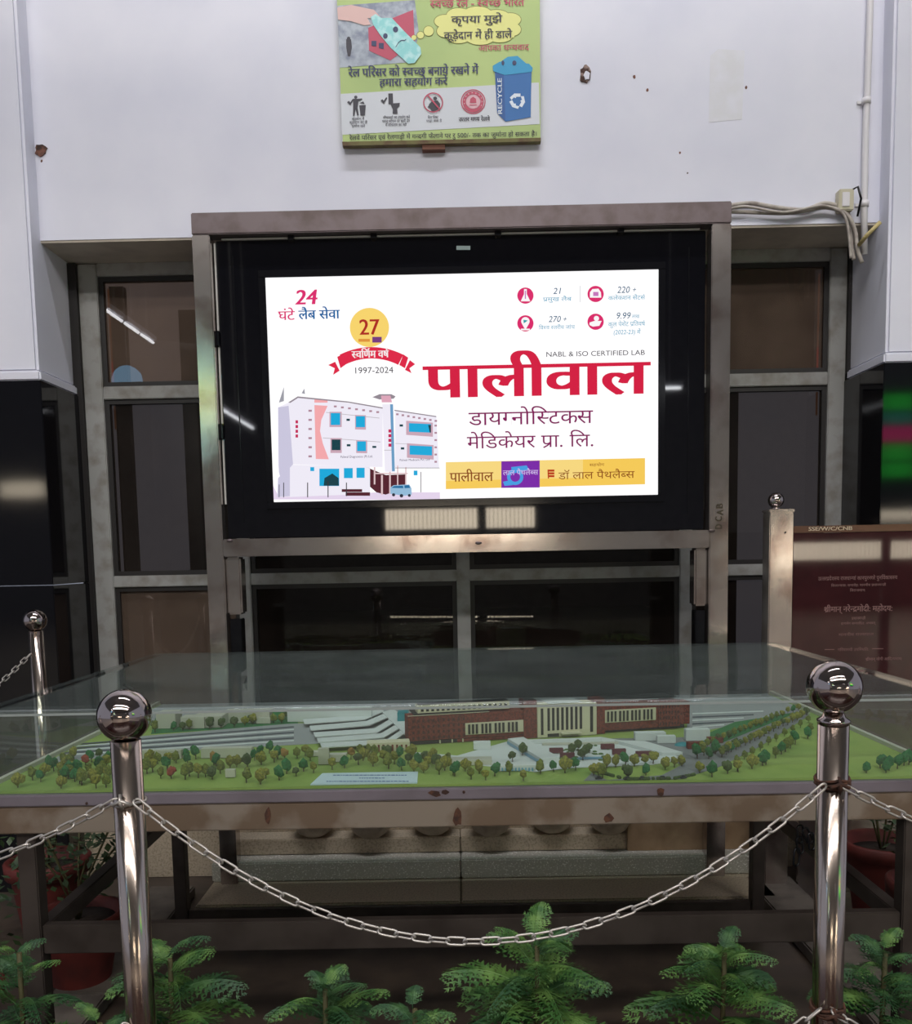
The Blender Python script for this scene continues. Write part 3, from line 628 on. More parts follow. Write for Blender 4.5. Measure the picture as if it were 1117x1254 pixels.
bx('lower_rail', STEELD, -1.14, 1.15, TY0+.028, TY0+.058, .455, .535, e, .003); bx('lower_rail', STEELD, -1.14, 1.15, 3.53, 3.56, .0, .08, e, .003)
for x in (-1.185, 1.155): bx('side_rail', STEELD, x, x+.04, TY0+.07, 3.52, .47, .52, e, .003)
RUST = mat('rust_spot', S(96, 62, 46), .9, noise=(60, S(60, 40, 34), .4, .6))
for px, py, rx, ry in ((533, 972, 9, 4), (545, 970, 6, 3), (809, 970, 6, 5), (1040, 972, 3, 2), (106, 984, 2, 2), (568, 970, 2, 2), (560, 1000, 6, 14), (328, 1000, 5, 12), (745, 1002, 8, 6)):
    mb = MB(); Yr = TY0-.0075 if py < 985 else TY0-.0015
    mb.poly([P(px+rx*(.6+.5*random.random())*math.cos(2*PI*k/9), py-ry*(.6+.5*random.random())*math.sin(2*PI*k/9), Yr) for k in range(9)], .0014); mb.build('rust_patch', RUST, e)
# glass case
e = thing('glass_case', (0, 3, TB), 'clear glass case with reflective sagging top over the station model', 'display case')
g = .006
bx('glass_panel', CASEGL, TX0, TX1, TY0, TY0+g, TB, TT-g, e); bx('glass_panel', CASEGL, TX0, TX1, TY1-g, TY1, TB, TT-g, e)
bx('glass_panel', CASEGL, TX0, TX0+g, TY0+g, TY1-g, TB, TT-g, e); bx('glass_panel', CASEGL, TX1-g, TX1, TY0+g, TY1-g, TB, TT-g, e)
mb = MB(); nx, ny = 40, 24; grid = {}
for lv in (0, 1):
    for i in range(nx+1):
        for j in range(ny+1):
            u, v = i/nx, j/ny
            sag = .018*(math.sin(PI*u)**.8)*math.sin(PI*v) + .002*math.sin(2*PI*u)*math.sin(2*PI*v)
            grid[lv, i, j] = mb.b.verts.new((TX0+(TX1-TX0)*u, TY0+(TY1-TY0)*v, TT-sag-(0 if lv else g)))
for i in range(nx):
    for j in range(ny):
        mb._f([grid[1, i, j], grid[1, i+1, j], grid[1, i+1, j+1], grid[1, i, j+1]], True)
        mb._f([grid[0, i, j], grid[0, i, j+1], grid[0, i+1, j+1], grid[0, i+1, j]], True)
for i in range(nx):
    mb._f([grid[0, i, 0], grid[0, i+1, 0], grid[1, i+1, 0], grid[1, i, 0]]); mb._f([grid[1, i, ny], grid[1, i+1, ny], grid[0, i+1, ny], grid[0, i, ny]])
for j in range(ny):
    mb._f([grid[1, 0, j], grid[1, 0, j+1], grid[0, 0, j+1], grid[0, 0, j]]); mb._f([grid[0, nx, j], grid[0, nx, j+1], grid[1, nx, j+1], grid[1, nx, j]])
mb.build('glass_top', TOPGL, e)
SEAL = mat('silicone_seam', S(150, 158, 156), .5)
bx('seam', SEAL, TX0, TX1, TY0-.001, TY0+.001, TT-.010, TT-.004, e)

# ---------- the model
ZG = .906
st = thing('station_model', (0, 3, TB), 'miniature railway station with lawns, trees and brick building under glass', 'scale model')
LAWN = mat('model_lawn', S(144, 164, 80), .9, noise=(5, S(122, 150, 68), .4, .65)); DLAWN = mat('model_dark_lawn', S(40, 110, 56), .9)
GREYM = mat('model_grey', S(150, 152, 154), .8); ROADM = mat('model_road', S(122, 124, 126), .85); WHM = mat('model_white', S(206, 210, 210), .7)
OFFM = mat('model_offwhite', S(186, 184, 170), .75); BRK = mat('model_brick', S(128, 54, 40), .85, noise=(160, S(88, 38, 30), .4, .6)); CRM = mat('model_cream', S(206, 200, 172), .75)
DKM = mat('model_dark', S(34, 36, 36), .6); GLM = mat('model_blue_glass', S(110, 160, 190), .3); TRK = mat('model_track_dark', S(74, 80, 90), .7); MRN = mat('model_maroon', S(94, 40, 48), .8)
TEAL = mat('model_teal', S(40, 130, 140), .5); PALEB = mat('model_pale_blue', S(196, 214, 224), .5)
bx('base', LAWN, TX0+.012, TX1-.012, TY0+.012, TY1-.012, TB, ZG, st)
bx('border', OFFM, TX0+.008, TX0+.022, TY0+.012, TY1-.012, ZG, ZG+.012, st); bx('border', OFFM, TX1-.022, TX1-.008, TY0+.012, TY1-.012, ZG, ZG+.012, st)
XL, XR, YB = TX0+.03, TX1-.03, TY1-.02
def cl_(v): return Vector((min(max(v.x, XL), XR), min(max(v.y, TY0+.02), YB), v.z))
def gp(name, m, pts, dz=.001, th=.0008):
    mb = MB(); mb.poly([cl_(Q(a, b, ZG)).xy.to_3d()+Vector((0, 0, ZG+dz)) for a, b in pts], -th, (0, 0, 1)); return mb.build(name, m, st)
bx('rear_yard', GREYM, XL, XR, 3.22, YB+.005, ZG-.001, ZG+.0006, st)
gp('back_lawn', DLAWN, [(185, 899), (365, 887), (365, 870), (190, 880)], .001)
gp('rail_bed', GREYM, [(60, 925), (160, 903), (350, 887), (500, 880), (500, 905), (180, 922), (55, 936)], .0012)
gp('rail_bed', GREYM, [(840, 899), (925, 884), (985, 868), (970, 862), (845, 866)], .0012)
gp('side_lawn', DLAWN, [(850, 906), (900, 885), (975, 873), (940, 888), (880, 912)], .0026)
for k in range(6):
    y0 = 907+k*2.8; gp('track', TRK if k % 2 == 0 else WHM, [(95-k*4, y0+4), (360, y0-17+k*.6), (360, y0-15.6+k*.6), (95-k*4, y0+5.4)], .0026)
    if k < 5: y0 = 871+k*4.2; gp('track', TRK if k % 2 else WHM, [(848, y0+3), (905+30-k*12, y0), (905+30-k*12, y0+1.2), (848, y0+4.4)], .0026)
gp('road', ROADM, [(985, 872), (992, 876), (930, 915), (880, 940), (840, 962), (790, 966), (720, 966), (725, 947), (745, 958), (810, 950), (850, 930), (860, 915)], .0014)
gp('plaza', WHM, [(500, 921), (560, 926), (620, 909), (735, 903), (790, 912), (838, 930), (800, 937), (700, 941), (655, 946), (590, 938), (540, 930)], .0018)
gp('forecourt', ROADM, [(745, 905), (850, 903), (900, 905), (870, 925), (850, 945), (830, 935), (790, 912)], .0016)
PLQ = gp('placard', PALEB, [(395, 948.5), (512, 946.5), (510.5, 962.5), (379, 964)], .004, .003)
def plac(m):
    for a, b, y in ((408, 498, 951.2), (440, 470, 954.8), (400, 500, 958.8)):
        x = a
        while x < b:
            w2 = random.uniform(1.5, 5); m.poly([cl_(Q(p, q, ZG)).xy.to_3d()+Vector((0, 0, ZG+.0045)) for p, q in ((x, y+.5), (x+w2, y+.5), (x+w2, y-.5), (x, y-.5))]); x += w2+1
m_ = MB(); plac(m_); m_.build('placard_print', mat('placard_ink', S(70, 90, 150), .6), PLQ)['kind'] = 'stuff'
def mbox(name, m, x0, x1, yb, yt, depth=.05, lift=0, parent=None, rot=0.0):
    """block of the model: front foot runs from pixel x0 to x1 at yb, top edge at yt"""
    A, B = cl_(Q(x0, yb, ZG)), cl_(Q(x1, yb, ZG)); Ym = (A.y+B.y)/2; h = (yb-yt)*Ym/F; L_ = B.x-A.x
    c = Vector(((A.x+B.x)/2, Ym, 0)); d = min(depth, YB-Ym)
    mb = MB(); mb.box(-L_/2, L_/2, 0, max(d, .006), ZG+.0022+lift, ZG+lift+h, .0008, Matrix.Translation(c) @ Matrix.Rotation(rot, 4, 'Z'))
    return mb.build(name, m, parent or st)
for a in ((192, 215, 893, 873, .08), (222, 250, 893, 878, .06), (236, 272, 892, 877, .10), (276, 330, 886, 870, .05), (314, 331, 887, 879, .02)): mbox('back_building', OFFM, *a)
mbox('retaining_wall', WHM, 353, 455, 884, 866, .02)
for a in ((247, 308, 929, 916, .03), (140, 221, 931, 919, .02), (276, 288, 953, 942, .012), (390, 403, 937, 916, .015), (400, 424, 934, 924, .03), (378, 392, 927, 921, .03)): mbox('low_building', OFFM, *a)
for k in range(5):
    a, b, c, d, e2, f2 = [(373, 886, 447, 881, 470, 871), (381, 894, 452, 888, 478, 877), (386, 902, 462, 897, 485, 883), (390, 909, 470, 903, 492, 890), (394, 915, 478, 910, 497, 897)][k]
    mb = MB(); z = ZG+.018; t = 5.2
    def qq(x, y): v = Q(x, y, z); v.y = min(v.y, YB); return v
    mb.poly([qq(a, b), qq(c, d), qq(c-3, d-t), qq(a-2, b-t)], -.003, (0, 0, 1)); mb.poly([qq(c, d), qq(e2, f2), qq(e2-3, f2-t), qq(c-3, d-t)], -.003, (0, 0, 1))
    mb.build('platform_roof', WHM, st)
mb = MB(); z = ZG+.020; mb.poly([Q(x, y, z) for x, y in ((468, 872), (496, 899), (500, 894), (500, 882), (482, 868))], -.004, (0, 0, 1)); mb.build('concourse_roof', WHM, st)
mbox('concourse_glass', TEAL, 487, 500, 890, 872, .05)
mbox('brick_arcade', CRM, 450, 502, 921, 909, .05, rot=.1)
mb = MB()
for k in range(9): c = Q(453+k*5.6, 921.3, ZG); mb.box(c.x-.003, c.x+.003, c.y-.005+.0006*k, c.y, ZG+.002, ZG+.024)
mb.build('arcade_opening', BRK, st)['kind'] = 'stuff'
# main station building: a row of blocks along one slanting front
sb = link('station_building', None, None, st); sb.empty_display_size = .02
ang = math.atan2(.20, .92)
FA = Vector((Q(500, 917, ZG).x, 2.78, 0)); DIR = Vector((math.cos(ang), math.sin(ang), 0)); NRM = Vector((-math.sin(ang), math.cos(ang), 0))
def s_at(px):  # where the ray through a column of pixels meets the front line
    d = ray(px, 900); n2 = Vector((DIR.y, -DIR.x)); o2 = Vector((EYE.x-FA.x, EYE.y-FA.y)); t = -(o2.x*n2.x+o2.y*n2.y)/(d.x*n2.x+d.y*n2.y)
    return (Vector((EYE.x+d.x*t, EYE.y+d.y*t, 0))-FA).dot(DIR)
MF = Matrix.Translation(FA) @ Matrix.Rotation(ang, 4, 'Z')
def part_in(name, m, mb): o = mb.build(name, m); o.parent = sb; return o
def sbx(name, m, p0, p1, z0, z1, out=0, depth=.1):
    return part_in(name, m, MB().box(s_at(p0), s_at(p1), -out, depth, ZG+.002+z0, ZG+z1, .0006, MF))
sbx('brick_wing', BRK, 500, 648, .012, .092, 0, .07); sbx('ground_floor', DKM, 503, 560, .0, .012, -.004, .1); sbx('ground_floor', BRK, 560, 648, .0, .012, -.001, .1)
sbx('roof_terrace', DKM, 508, 600, .092, .097, -.008, .11); sbx('terrace_edge', CRM, 500, 600, .092, .0945, .001, .006)
sbx('upper_storey', CRM, 513, 626, .097, .124, -.014, .06); sbx('upper_roof', GREYM, 514, 625, .124, .126, -.016, .058); sbx('wing_roof', DKM, 742, 804, .105, .1065, -.003, .058); sbx('tower_roof', DKM, 643, 656, .125, .1262, .004, .045)
sbx('brick_tower', BRK, 641, 657, 0, .125, .008, .05); sbx('portico', CRM, 657, 729, 0, .108, .014, .05); sbx('portico_roof', WHM, 672, 712, .108, .112, .006, .08)
sbx('brick_tower', BRK, 726, 740, 0, .118, .008, .05); sbx('brick_wing', BRK, 740, 806, .008, .105, 0, .06); sbx('brick_wing', BRK, 806, 832, .010, .098, .006, .06); sbx('brick_wing', BRK, 831, 846, .012, .090, -.008, .06)
sbx('roof_edge', DKM, 742, 830, .105, .110, -.012, .10); sbx('roof_line', GREYM, 742, 806, .104, .107, .002, .006)
sbx('window_band', CRM, 570, 642, .022, .062, .003, .006); sbx('window_band', CRM, 739, 803, .034, .078, .003, .006)
sbx('entrance_canopy', CRM, 684, 708, .012, .018, .04, .03); sbx('under_storey', DKM, 740, 840, .0, .012, -.012, .1)
def slots(name, m, lst):
    mb = MB()
    for p0, p1, z0, z1, out in lst: mb.box(s_at(p0), s_at(p1), -out-.0012, -out+.001, ZG+z0, ZG+z1, 0, MF)
    o = part_in(name, m, mb); o['kind'] = 'stuff'
slots('portico_slot', DKM, [(661, 664, .012, .098, .014)]+[(669+k*5.6, 672+k*5.6, .024, .098, .014) for k in range(8)]+[(721, 724.5, .012, .102, .014)]+[(669, 683, .004, .014, .014)])
slots('band_window', DKM, [(573+k*4.7+(k//3)*2.1, 575.6+k*4.7+(k//3)*2.1, .027, .058, .006) for k in range(12)]+[(743+k*4.5+(k//3)*1.2, 745.2+k*4.5+(k//3)*1.2, .040, .074, .006) for k in range(12)])
mb = MB()
for k in range(17): s0 = s_at(517+k*6.4); mb.box(s0, s0+.009, .0125, .0145, ZG+.104, ZG+.117, 0, MF)
part_in('upper_window', DKM, mb)['kind'] = 'stuff'
mb = MB()
for k in range(11):
    for r_ in range(4): s0 = s_at(505+k*6.2); mb.box(s0, s0+.007, -.0012, .001, ZG+.018+r_*.018, ZG+.027+r_*.018, 0, MF)
for k in range(7):
    for r_ in range(4): s0 = s_at(807+k*3.6); mb.box(s0, s0+.005, -.0072, -.005, ZG+.018+r_*.019, ZG+.027+r_*.019, 0, MF)
part_in('small_window', mat('model_dark_brick', S(70, 30, 26), .8), mb)['kind'] = 'stuff'
for p in (538, 553, 566): sbx('column', CRM, p, p+1.4, 0, .013, .004, .004)
# low buildings in front of the station
mbox('forecourt_building', WHM, 580, 601, 919, 909, .03); mbox('forecourt_building', WHM, 778, 816, 908, 897, .03); mbox('forecourt_building', WHM, 805, 828, 911, 901, .02)
mbox('canopy_building', WHM, 603, 656, 945, 937, .04); mbox('canopy_building', OFFM, 552, 603, 938, 931, .05); mbox('long_canopy', WHM, 622, 738, 911, 906, .02, rot=.06)
mb = MB()
for k in range(12): c = Q(606+k*4.1, 945.4, ZG); mb.box(c.x, c.x+.005, c.y-.002, c.y, ZG+.003, ZG+.012)
mb.build('canopy_window', GLM, st)['kind'] = 'stuff'
A, B = Q(622, 912, ZG), Q(664, 938, ZG)
mb = MB(); mb.poly([A+Vector((0, 0, .02)), B+Vector((0, 0, .02)), B+Vector((.05, .02, .02)), A+Vector((.05, .02, .02))], -.018, (0, 0, 1)); mb.build('diagonal_building', WHM, st)
mb = MB(); mb.poly([A+Vector((-.002, -.001, .003)), B+Vector((-.002, -.001, .003)), B+Vector((-.002, -.001, .012)), A+Vector((-.002, -.001, .012))], .001, (1, .5, 0)); mb.build('diagonal_glazing', GLM, st)
A, B = Q(790, 912, ZG), Q(836, 926, ZG)
mb = MB(); mb.poly([A+Vector((0, 0, .012)), B+Vector((0, 0, .012)), B+Vector((-.06, .0, .012)), A+Vector((-.09, .02, .012))], -.010, (0, 0, 1)); mb.build('diagonal_building', WHM, st)
for a in ((673, 690, 924, 917), (686, 704, 930, 923), (736, 753, 919, 912), (750, 767, 926, 918), (779, 799, 928, 921)): mbox('maroon_pavilion', MRN, *a, .012, .002)
mb = MB()
for k in range(34):
    p = cl_(Q(random.uniform(688, 770), random.uniform(914, 934), ZG)); mb.sphere((p.x, p.y, ZG+.003), random.uniform(.004, .008), 6, 4, (1.3, 1, .6))
mb.build('plaza_shrubs', mat('plaza_shrub_green', S(84, 112, 66), .9), st)['kind'] = 'stuff'
mbox('plaza_pool', GLM, 700, 740, 931, 929.5, .03); mbox('plaza_wall', OFFM, 664, 760, 913, 909.5, .012); mbox('brown_house', BRK, 867, 886, 911, 903, .02); mbox('brown_house', BRK, 842, 860, 918, 909, .02); mbox('glass_hall', WHM, 840, 870, 908, 893, .03)
mb = MB(); c = Q(838, 915, ZG); mb.sphere(c+Vector((0, .02, 0)), .026, 16, 8, (1, .8, .45)); mb.build('teal_dome', TEAL, st)
CARM = mat('model_car_paint', S(50, 52, 60), .3)
for px, py in ((733, 955), (790, 960), (837, 954), (773, 962), (812, 956)):
    c = cl_(Q(px, py, ZG)); mb = MB(); mb.box(c.x-.009, c.x+.009, c.y-.004, c.y+.004, ZG+.0025, ZG+.007, .001).box(c.x-.005, c.x+.006, c.y-.0035, c.y+.0035, ZG+.007, ZG+.0105, .001); mb.build('model_car', CARM, st)
TRC = [mat('foliage_olive', S(112, 120, 38), .9, noise=(300, S(78, 90, 30), .4, .6)), mat('foliage_yellow_green', S(140, 136, 48), .9, noise=(300, S(98, 102, 36), .4, .6)),
       mat('foliage_green', S(40, 112, 56), .9, noise=(300, S(28, 84, 46), .4, .6)), mat('foliage_red', S(140, 62, 44), .9), mat('foliage_dark', S(66, 84, 40), .9), mat('foliage_ochre', S(150, 116, 56), .9)]
TRM = mat('model_trunk', S(74, 58, 38), .9)
TM = []
for ci in range(6):
    for v in range(2):
        b = MB(); b.mi = 1; b.tube([(0, 0, 0), (.0005, 0, .011)], .0012, 5); b.mi = 0
        for q in range(5):
            t = bmesh.new(); bmesh.ops.create_icosphere(t, subdivisions=1, radius=.0105 if q == 0 else .0075)
            off = Vector((0, 0, .018)) if q == 0 else Vector((random.uniform(-.007, .007), random.uniform(-.006, .006), .014+random.random()*.011))
            for vt in t.verts: vt.co = Vector((vt.co.x, vt.co.y, vt.co.z*(1.25 if v else 1.0)))*(1+random.uniform(-.22, .22))+off
            b.add(t)
        me = bpy.data.meshes.new('model_tree'); bmesh.ops.recalc_face_normals(b.b, faces=b.b.faces); b.b.to_mesh(me); b.b.free(); me.materials.append(TRC[ci]); me.materials.append(TRM); TM.append(me)
NT = 0
def tree(px, py, c=None, sc=None):
    global NT
    if NT >= 298: return
    p = Q(px, py, ZG)
    if not (XL+.01 < p.x < XR-.01 and TY0+.025 < p.y < YB-.01): return
    if c is None: c = random.choice((0, 0, 1, 1, 1, 4, 0, 1, 2))
    o = bpy.data.objects.new('model_tree', TM[c*2+random.randint(0, 1)]); COL.objects.link(o); o.parent = st
    k = sc or random.uniform(1.0, 1.35); o.location = Vector((p.x, p.y, ZG+.001))-st.location; o.scale = (k, k, k*random.uniform(.95, 1.15)); o.rotation_euler = (0, 0, random.uniform(0, 6)); NT += 1
T1 = '''8,972 22,965 33,970 45,972 62,970 50,958,2 75,966 85,968 95,967 108,967 118,966 130,965 66,945,2 60,939,2 85,942 78,936 96,950,2 105,938,3 112,934,2 122,930,4 133,934,2 90,930 100,962 55,950 40,956
 180,967 190,968 197,954 210,954,3 227,955 232,951 243,953 252,952 260,955,4 274,966 291,967 302,959 319,961 326,954 342,956,2 351,948,2 363,951 372,945,2 384,947 270,948 282,941 290,940 303,940,4 320,937,1 336,934 349,931,5 364,929 262,937,5 265,939,2 230,937,2 228,930,2 240,930,2 205,944,2 207,935 216,935 193,936 184,935 187,946 180,948 318,925,2 330,923,2 340,930,2 312,932,2 374,926 380,932 407,943 422,941,2 439,937 457,939 476,942 492,944,2 507,946 519,947 538,949 555,950,2
 430,930,5 445,932 460,930 470,934 483,936 500,936 512,938 525,940 535,942 545,944 440,925 452,926 475,928,4 490,930,2 505,928 520,933,4 530,936 548,938
 557,951,2 577,955 595,956 606,951 619,958 641,957 655,958 587,948 570,945 624,950 662,948 678,946,2 692,947 705,944,2 717,957,2 727,950 738,954 733,950 743,941 754,940 766,939,2 777,939 790,938 800,936 769,954,4 791,950 815,943 826,940 835,939 827,957,2 850,955 857,947 872,952,2 891,948 903,945 904,946 921,942 934,938,2 938,937,2 950,929 957,924,2 962,921 968,917 974,912,2 989,905,2 992,897
 1052,955,2 1061,947 1067,951 1078,941,2 1085,947,2 1089,944,2 1099,942,2 1107,938,2 1113,937,2 854,930 862,926 868,930,2 876,924,2 884,928 892,922 1046,951,2
 190,897 187,893,4 213,895 224,895,4 232,894 257,893,4 271,892,4 287,891,4 300,889 308,886,4 310,887 320,884,4 335,886 345,886 350,882,4 700,926,4 708,921,4 716,928,4 722,923,4 714,932,4 640,926,4 628,934,4'''
for tk in T1.split():
    q = tk.split(','); tree(float(q[0]), float(q[1]), int(q[2]) if len(q) > 2 else None)
for k in range(19):
    t = k/18
    tree(860+t*118, 918-t*48+random.uniform(-1, 1), None, .85); tree(884+t*104, 927-t*50+random.uniform(-1, 1), None, .95)
    if k % 2 == 0: tree(902+t*88, 936-t*50+random.uniform(-1, 1), 0, .8)
for k in range(22): tree(random.uniform(70, 135), random.uniform(938, 962))
mb = MB()
for k in range(60):
    for (a, b, c, d) in (((738, 948, 790, 962), (790, 962, 850, 950)) if k < 30 else ((905, 905, 870, 925),)):
        t = random.random(); p = cl_(Q(a+(c-a)*t, b+(d-b)*t, ZG)); mb.sphere((p.x, p.y, ZG+.004), .005, 6, 4)
o = mb.build('hedge', TRC[4], st); o['kind'] = 'stuff'

# ================================================================ BOLLARDS AND CHAINS
def bollard(x, y, label, neck, rp=.0295, rb=.0525, zc=1.198, group=None):
    e = thing('steel_bollard', (x, y, 0), label, 'bollard', group)
    top = zc-rb*.93-(.018 if neck else 0)
    MB().lathe([(rp, .012), (rp, top)], (x, y, 0), 32).build('post', POSTM, e)
    if neck: MB().lathe([(rp+.001, top-.006), (rp+.002, top+.002), (rp*.75, top+.008), (rp*.6, zc-rb*.9)], (x, y, 0), 28).build('collar', BALLM, e)
    MB().sphere((x, y, zc), rb, 48, 32).build('ball', BALLM, e)
    MB().lathe([(.075, 0), (.075, .010), (rp, .014)], (x, y, 0), 28).build('base_flange', POSTM, e)
    return e
BL, BR = Vector((-.672, 1.75)), Vector((.727, 1.75))
bollard(*BL, 'polished steel ball-top bollard in front of the table, left of centre chain', False, zc=1.197)
bollard(*BR, 'polished steel ball-top bollard with collar, right of centre chain', True, zc=1.229)
pb = P(43, 760, 3.74); bollard(pb.x, 3.74, 'distant steel ball-top bollard by the black left pillar', False, rb=.047, zc=pb.z)
bollard(-2.05, 1.80, 'steel ball-top bollard outside the left edge of the photo', False)
bollard(2.10, 1.80, 'steel ball-top bollard outside the right edge of the photo', True)
# one chain link mesh (long axis x, flat in xz)
def linkmesh():
    a, r, wr = .0125, .0078, .0024; pts = []
    for k in range(7): t = -PI/2+PI*k/6; pts.append((a+r*math.cos(t), 0, r*math.sin(t)))
    for k in range(7): t = PI/2+PI*k/6; pts.append((-a+r*math.cos(t), 0, r*math.sin(t)))
    b = MB(); b.tube(pts, wr, 6, True); me = bpy.data.meshes.new('chain_link'); b.b.to_mesh(me); b.b.free(); me.materials.append(CHAINM); return me
LM = linkmesh()
def chain(A, B, sag, label, pitch=.0335, scale=1.0):
    A, B = Vector(A), Vector(B); e = thing('steel_chain', A, label, 'chain')
    N = 400; pts = [A.lerp(B, i/N)-Vector((0, 0, sag*4*(i/N)*(1-i/N))) for i in range(N+1)]
    L_ = [0]
    for i in range(N): L_.append(L_[-1]+(pts[i+1]-pts[i]).length)
    n = int(L_[-1]/pitch); j = 0
    for k in range(n):
        s_ = (k+.5)*L_[-1]/n
        while L_[j+1] < s_: j += 1
        p = pts[j].lerp(pts[j+1], (s_-L_[j])/(L_[j+1]-L_[j])); d = (pts[j+1]-pts[j]).normalized()
        o = bpy.data.objects.new('chain_link', LM); COL.objects.link(o); o.parent = e
        o.rotation_mode = 'QUATERNION'; o.rotation_quaternion = d.to_track_quat('X', 'Z') @ Euler((math.radians(32+random.uniform(-8, 8)) if k % 2 else math.radians(-58+random.uniform(-8, 8)), 0, 0)).to_quaternion()
        o.location = p-A; o.scale = (scale,)*3
    return e
yF = 1.75-.034
La, Ra = P(166, 981, yF), P(1010, 962, yF)
low = P(585, 1153, yF).z
sg = (La.z+Ra.z)/2-low
chain(La, Ra, sg, 'bright steel chain sagging between the two front bollards')
chain(P(1004, 1236, yF), P(150, 1256, yF), .30, 'lower steel chain hanging from the right front bollard, mostly below view')
A = P(143, 979, yF); chain(A, (-2.05+.03, 1.77, A.z), .19, 'steel chain running left from the left front bollard')
A = P(1032, 962, yF); chain(A, (2.10-.03, 1.77, A.z), .19, 'steel chain running right from the right front bollard')
chain(P(37, 801, 3.71), (-2.05, 1.84, 1.07), .22, 'thin distant chain on the bollard by the left pillar')
A = P(1020, 1238, yF); chain(A, (2.10-.03, 1.77, A.z), .25, 'lower steel chain running right from the right front bollard')
# chain fixings round the posts
for (bp, py, nm, lb) in ((BL, 978, 'chain_hook', 'steel chain hook on front of the left bollard'), (BR, 957, 'wire_tie', 'dark twisted wire tie on the right bollard at the upper chain'), (BR, 1234, 'wire_tie', 'dark twisted wire tie on the right bollard at the lower chain')):
    c = P(0, py, 1.75); z = P(565+bp.x*F/1.75, py, 1.75).z; mb = MB()
    for q in range(3 if nm == 'wire_tie' else 1):
        mb.tube([(bp.x+.0325*math.cos(t*PI/8), bp.y+.0325*math.sin(t*PI/8), z+(q-1)*.006+.003*math.sin(t+q)) for t in range(16)], .0028, 6, True)
    mb.tube([(bp.x-.018, bp.y-.037, z-.004), (bp.x, bp.y-.042, z+.006), (bp.x+.018, bp.y-.037, z-.004)], .004, 6)
    mb.tube([(bp.x-.002, bp.y-.036, z+.018), (bp.x-.002, bp.y-.043, z+.002), (bp.x, bp.y-.037, z-.012)], .004, 6)
    tag(mb.build(nm, CHAINM if nm == 'chain_hook' else RUST), lb, 'hook' if nm == 'chain_hook' else 'wire')
# dark chain end hanging under the table
e = thing('dark_hanging_chain', P(980, 1017, 2.5), 'short loop of dark chain hanging under the table beside the right bollard', 'chain')
bp = P(980, 1017, 2.32); 
for k, (dx, dz, a) in enumerate(((0, -.01, 90), (.0, -.04, 80), (-.008, -.072, 95), (.02, -.015, 60), (.03, -.03, 80))):
    o = bpy.data.objects.new('chain_link', LM.copy()); o.data.materials[0] = BLACK; COL.objects.link(o); o.parent = e; o.matrix_parent_inverse = Matrix.Translation(-e.location)
    o.location = bp+Vector((dx, 0, dz)); o.rotation_euler = (0, math.radians(a), .4); o.scale = (1.2, 1.2, 1.2)

# ================================================================ PLAQUE
px_ = 3.80
c0, c1 = P(945, 700, px_), P(971, 700, px_); xL, xR = c0.x-.01, c1.x
e = thing('square_steel_post', ((xL+xR)/2, px_+.045, 0), 'square polished steel post with small ball, left of the maroon plaque', 'post')
zt = P(958, 627, px_).z
bx('shaft', STEEL, xL, xR, px_, px_+.09, 0, zt, e, .004); bx('cap', STEEL, xL-.004, xR+.004, px_-.004, px_+.094, zt, zt+.012, e, .003)
cc = Vector(((xL+xR)/2-.01, px_+.045, P(953, 612, px_).z)); MB().sphere(cc, .033, 32, 20).build('ball', BALLM, e)
MB().lathe([(.022, zt+.012), (.016, zt+.02), (.012, cc.z-.025)], (cc.x, cc.y, 0), 20).build('neck', BALLM, e)
mb = MB(); mb.sphere(P(962, 652, px_-.001), .004, 10, 8); mb.build('screw_hole', BLACK, e)
e = thing('maroon_plaque', (2.1, px_+.03, .8), 'polished maroon stone inauguration plaque with faint lettering, right of steel post', 'plaque')
zt = P(1040, 643, px_).z; zp = zt-.030
bx('slab', MAROON, xR+.002, 3.1, px_+.010, px_+.04, .55, zp, e, .003)
bx('header_strip', mat('brown_steel_strip', S(92, 66, 56), .25, .6), xR+.002, 3.1, px_+.008, px_+.04, zp+.001, zt, e, .002)
bx('stand', STEEL, xR+.05, 3.05, px_+.015, px_+.035, 0, .55, e)
CRL = mat('faded_cream_letters', S(190, 174, 150), .6); PKL = mat('faded_pink_letters', S(136, 100, 98), .6); yP = px_+.0085
def q1(m): write(m, 'SSE/W/C/CNB', 990, 650, 1044, 4.6, px_+.006, .02, latin=True)
flat('lettering', CRL, e, q1)
def q2(m):
    for s_, a, y, b, h, bo in (('उत्तरप्रदेशस्य राजधान्यां कानपुरनगरे पुनर्विकासस्य', 1002, 711, 1099, 4.2, .0), ('शिलान्यास: समारोह: माननीय प्रधानमन्त्री', 1018, 718.5, 1085, 2.6, 0), ('विराजमान:', 1041, 724.5, 1060, 2.8, 0),
                               ('श्रीमान् नरेन्द्रमोदी: महोदय:', 1009, 749.5, 1093, 6.2, .02), ('प्रधानमन्त्री', 1043, 758.8, 1060, 3, 0), ('इत्यनेन सम्पादित: अभवत्', 1030, 765, 1072, 2.6, 0), ('माननीय राज्यपाल', 1027, 778.8, 1070, 3, 0), ('गरिमामयी उपस्थिति:', 1026, 797.5, 1064, 3.2, 0), ('श्रीमान् योगी आदित्यनाथ:', 1060, 809, 1105, 3.2, .01)):
        write(m, s_, a, y, b, h, yP, bo)
flat('lettering', PKL, e, q2)
flat('ornament_line', PKL, e, lambda m: (rect(m, 1010, 795, 1022, 795.8, yP), rect(m, 1068, 794, 1082, 794.8, yP)))

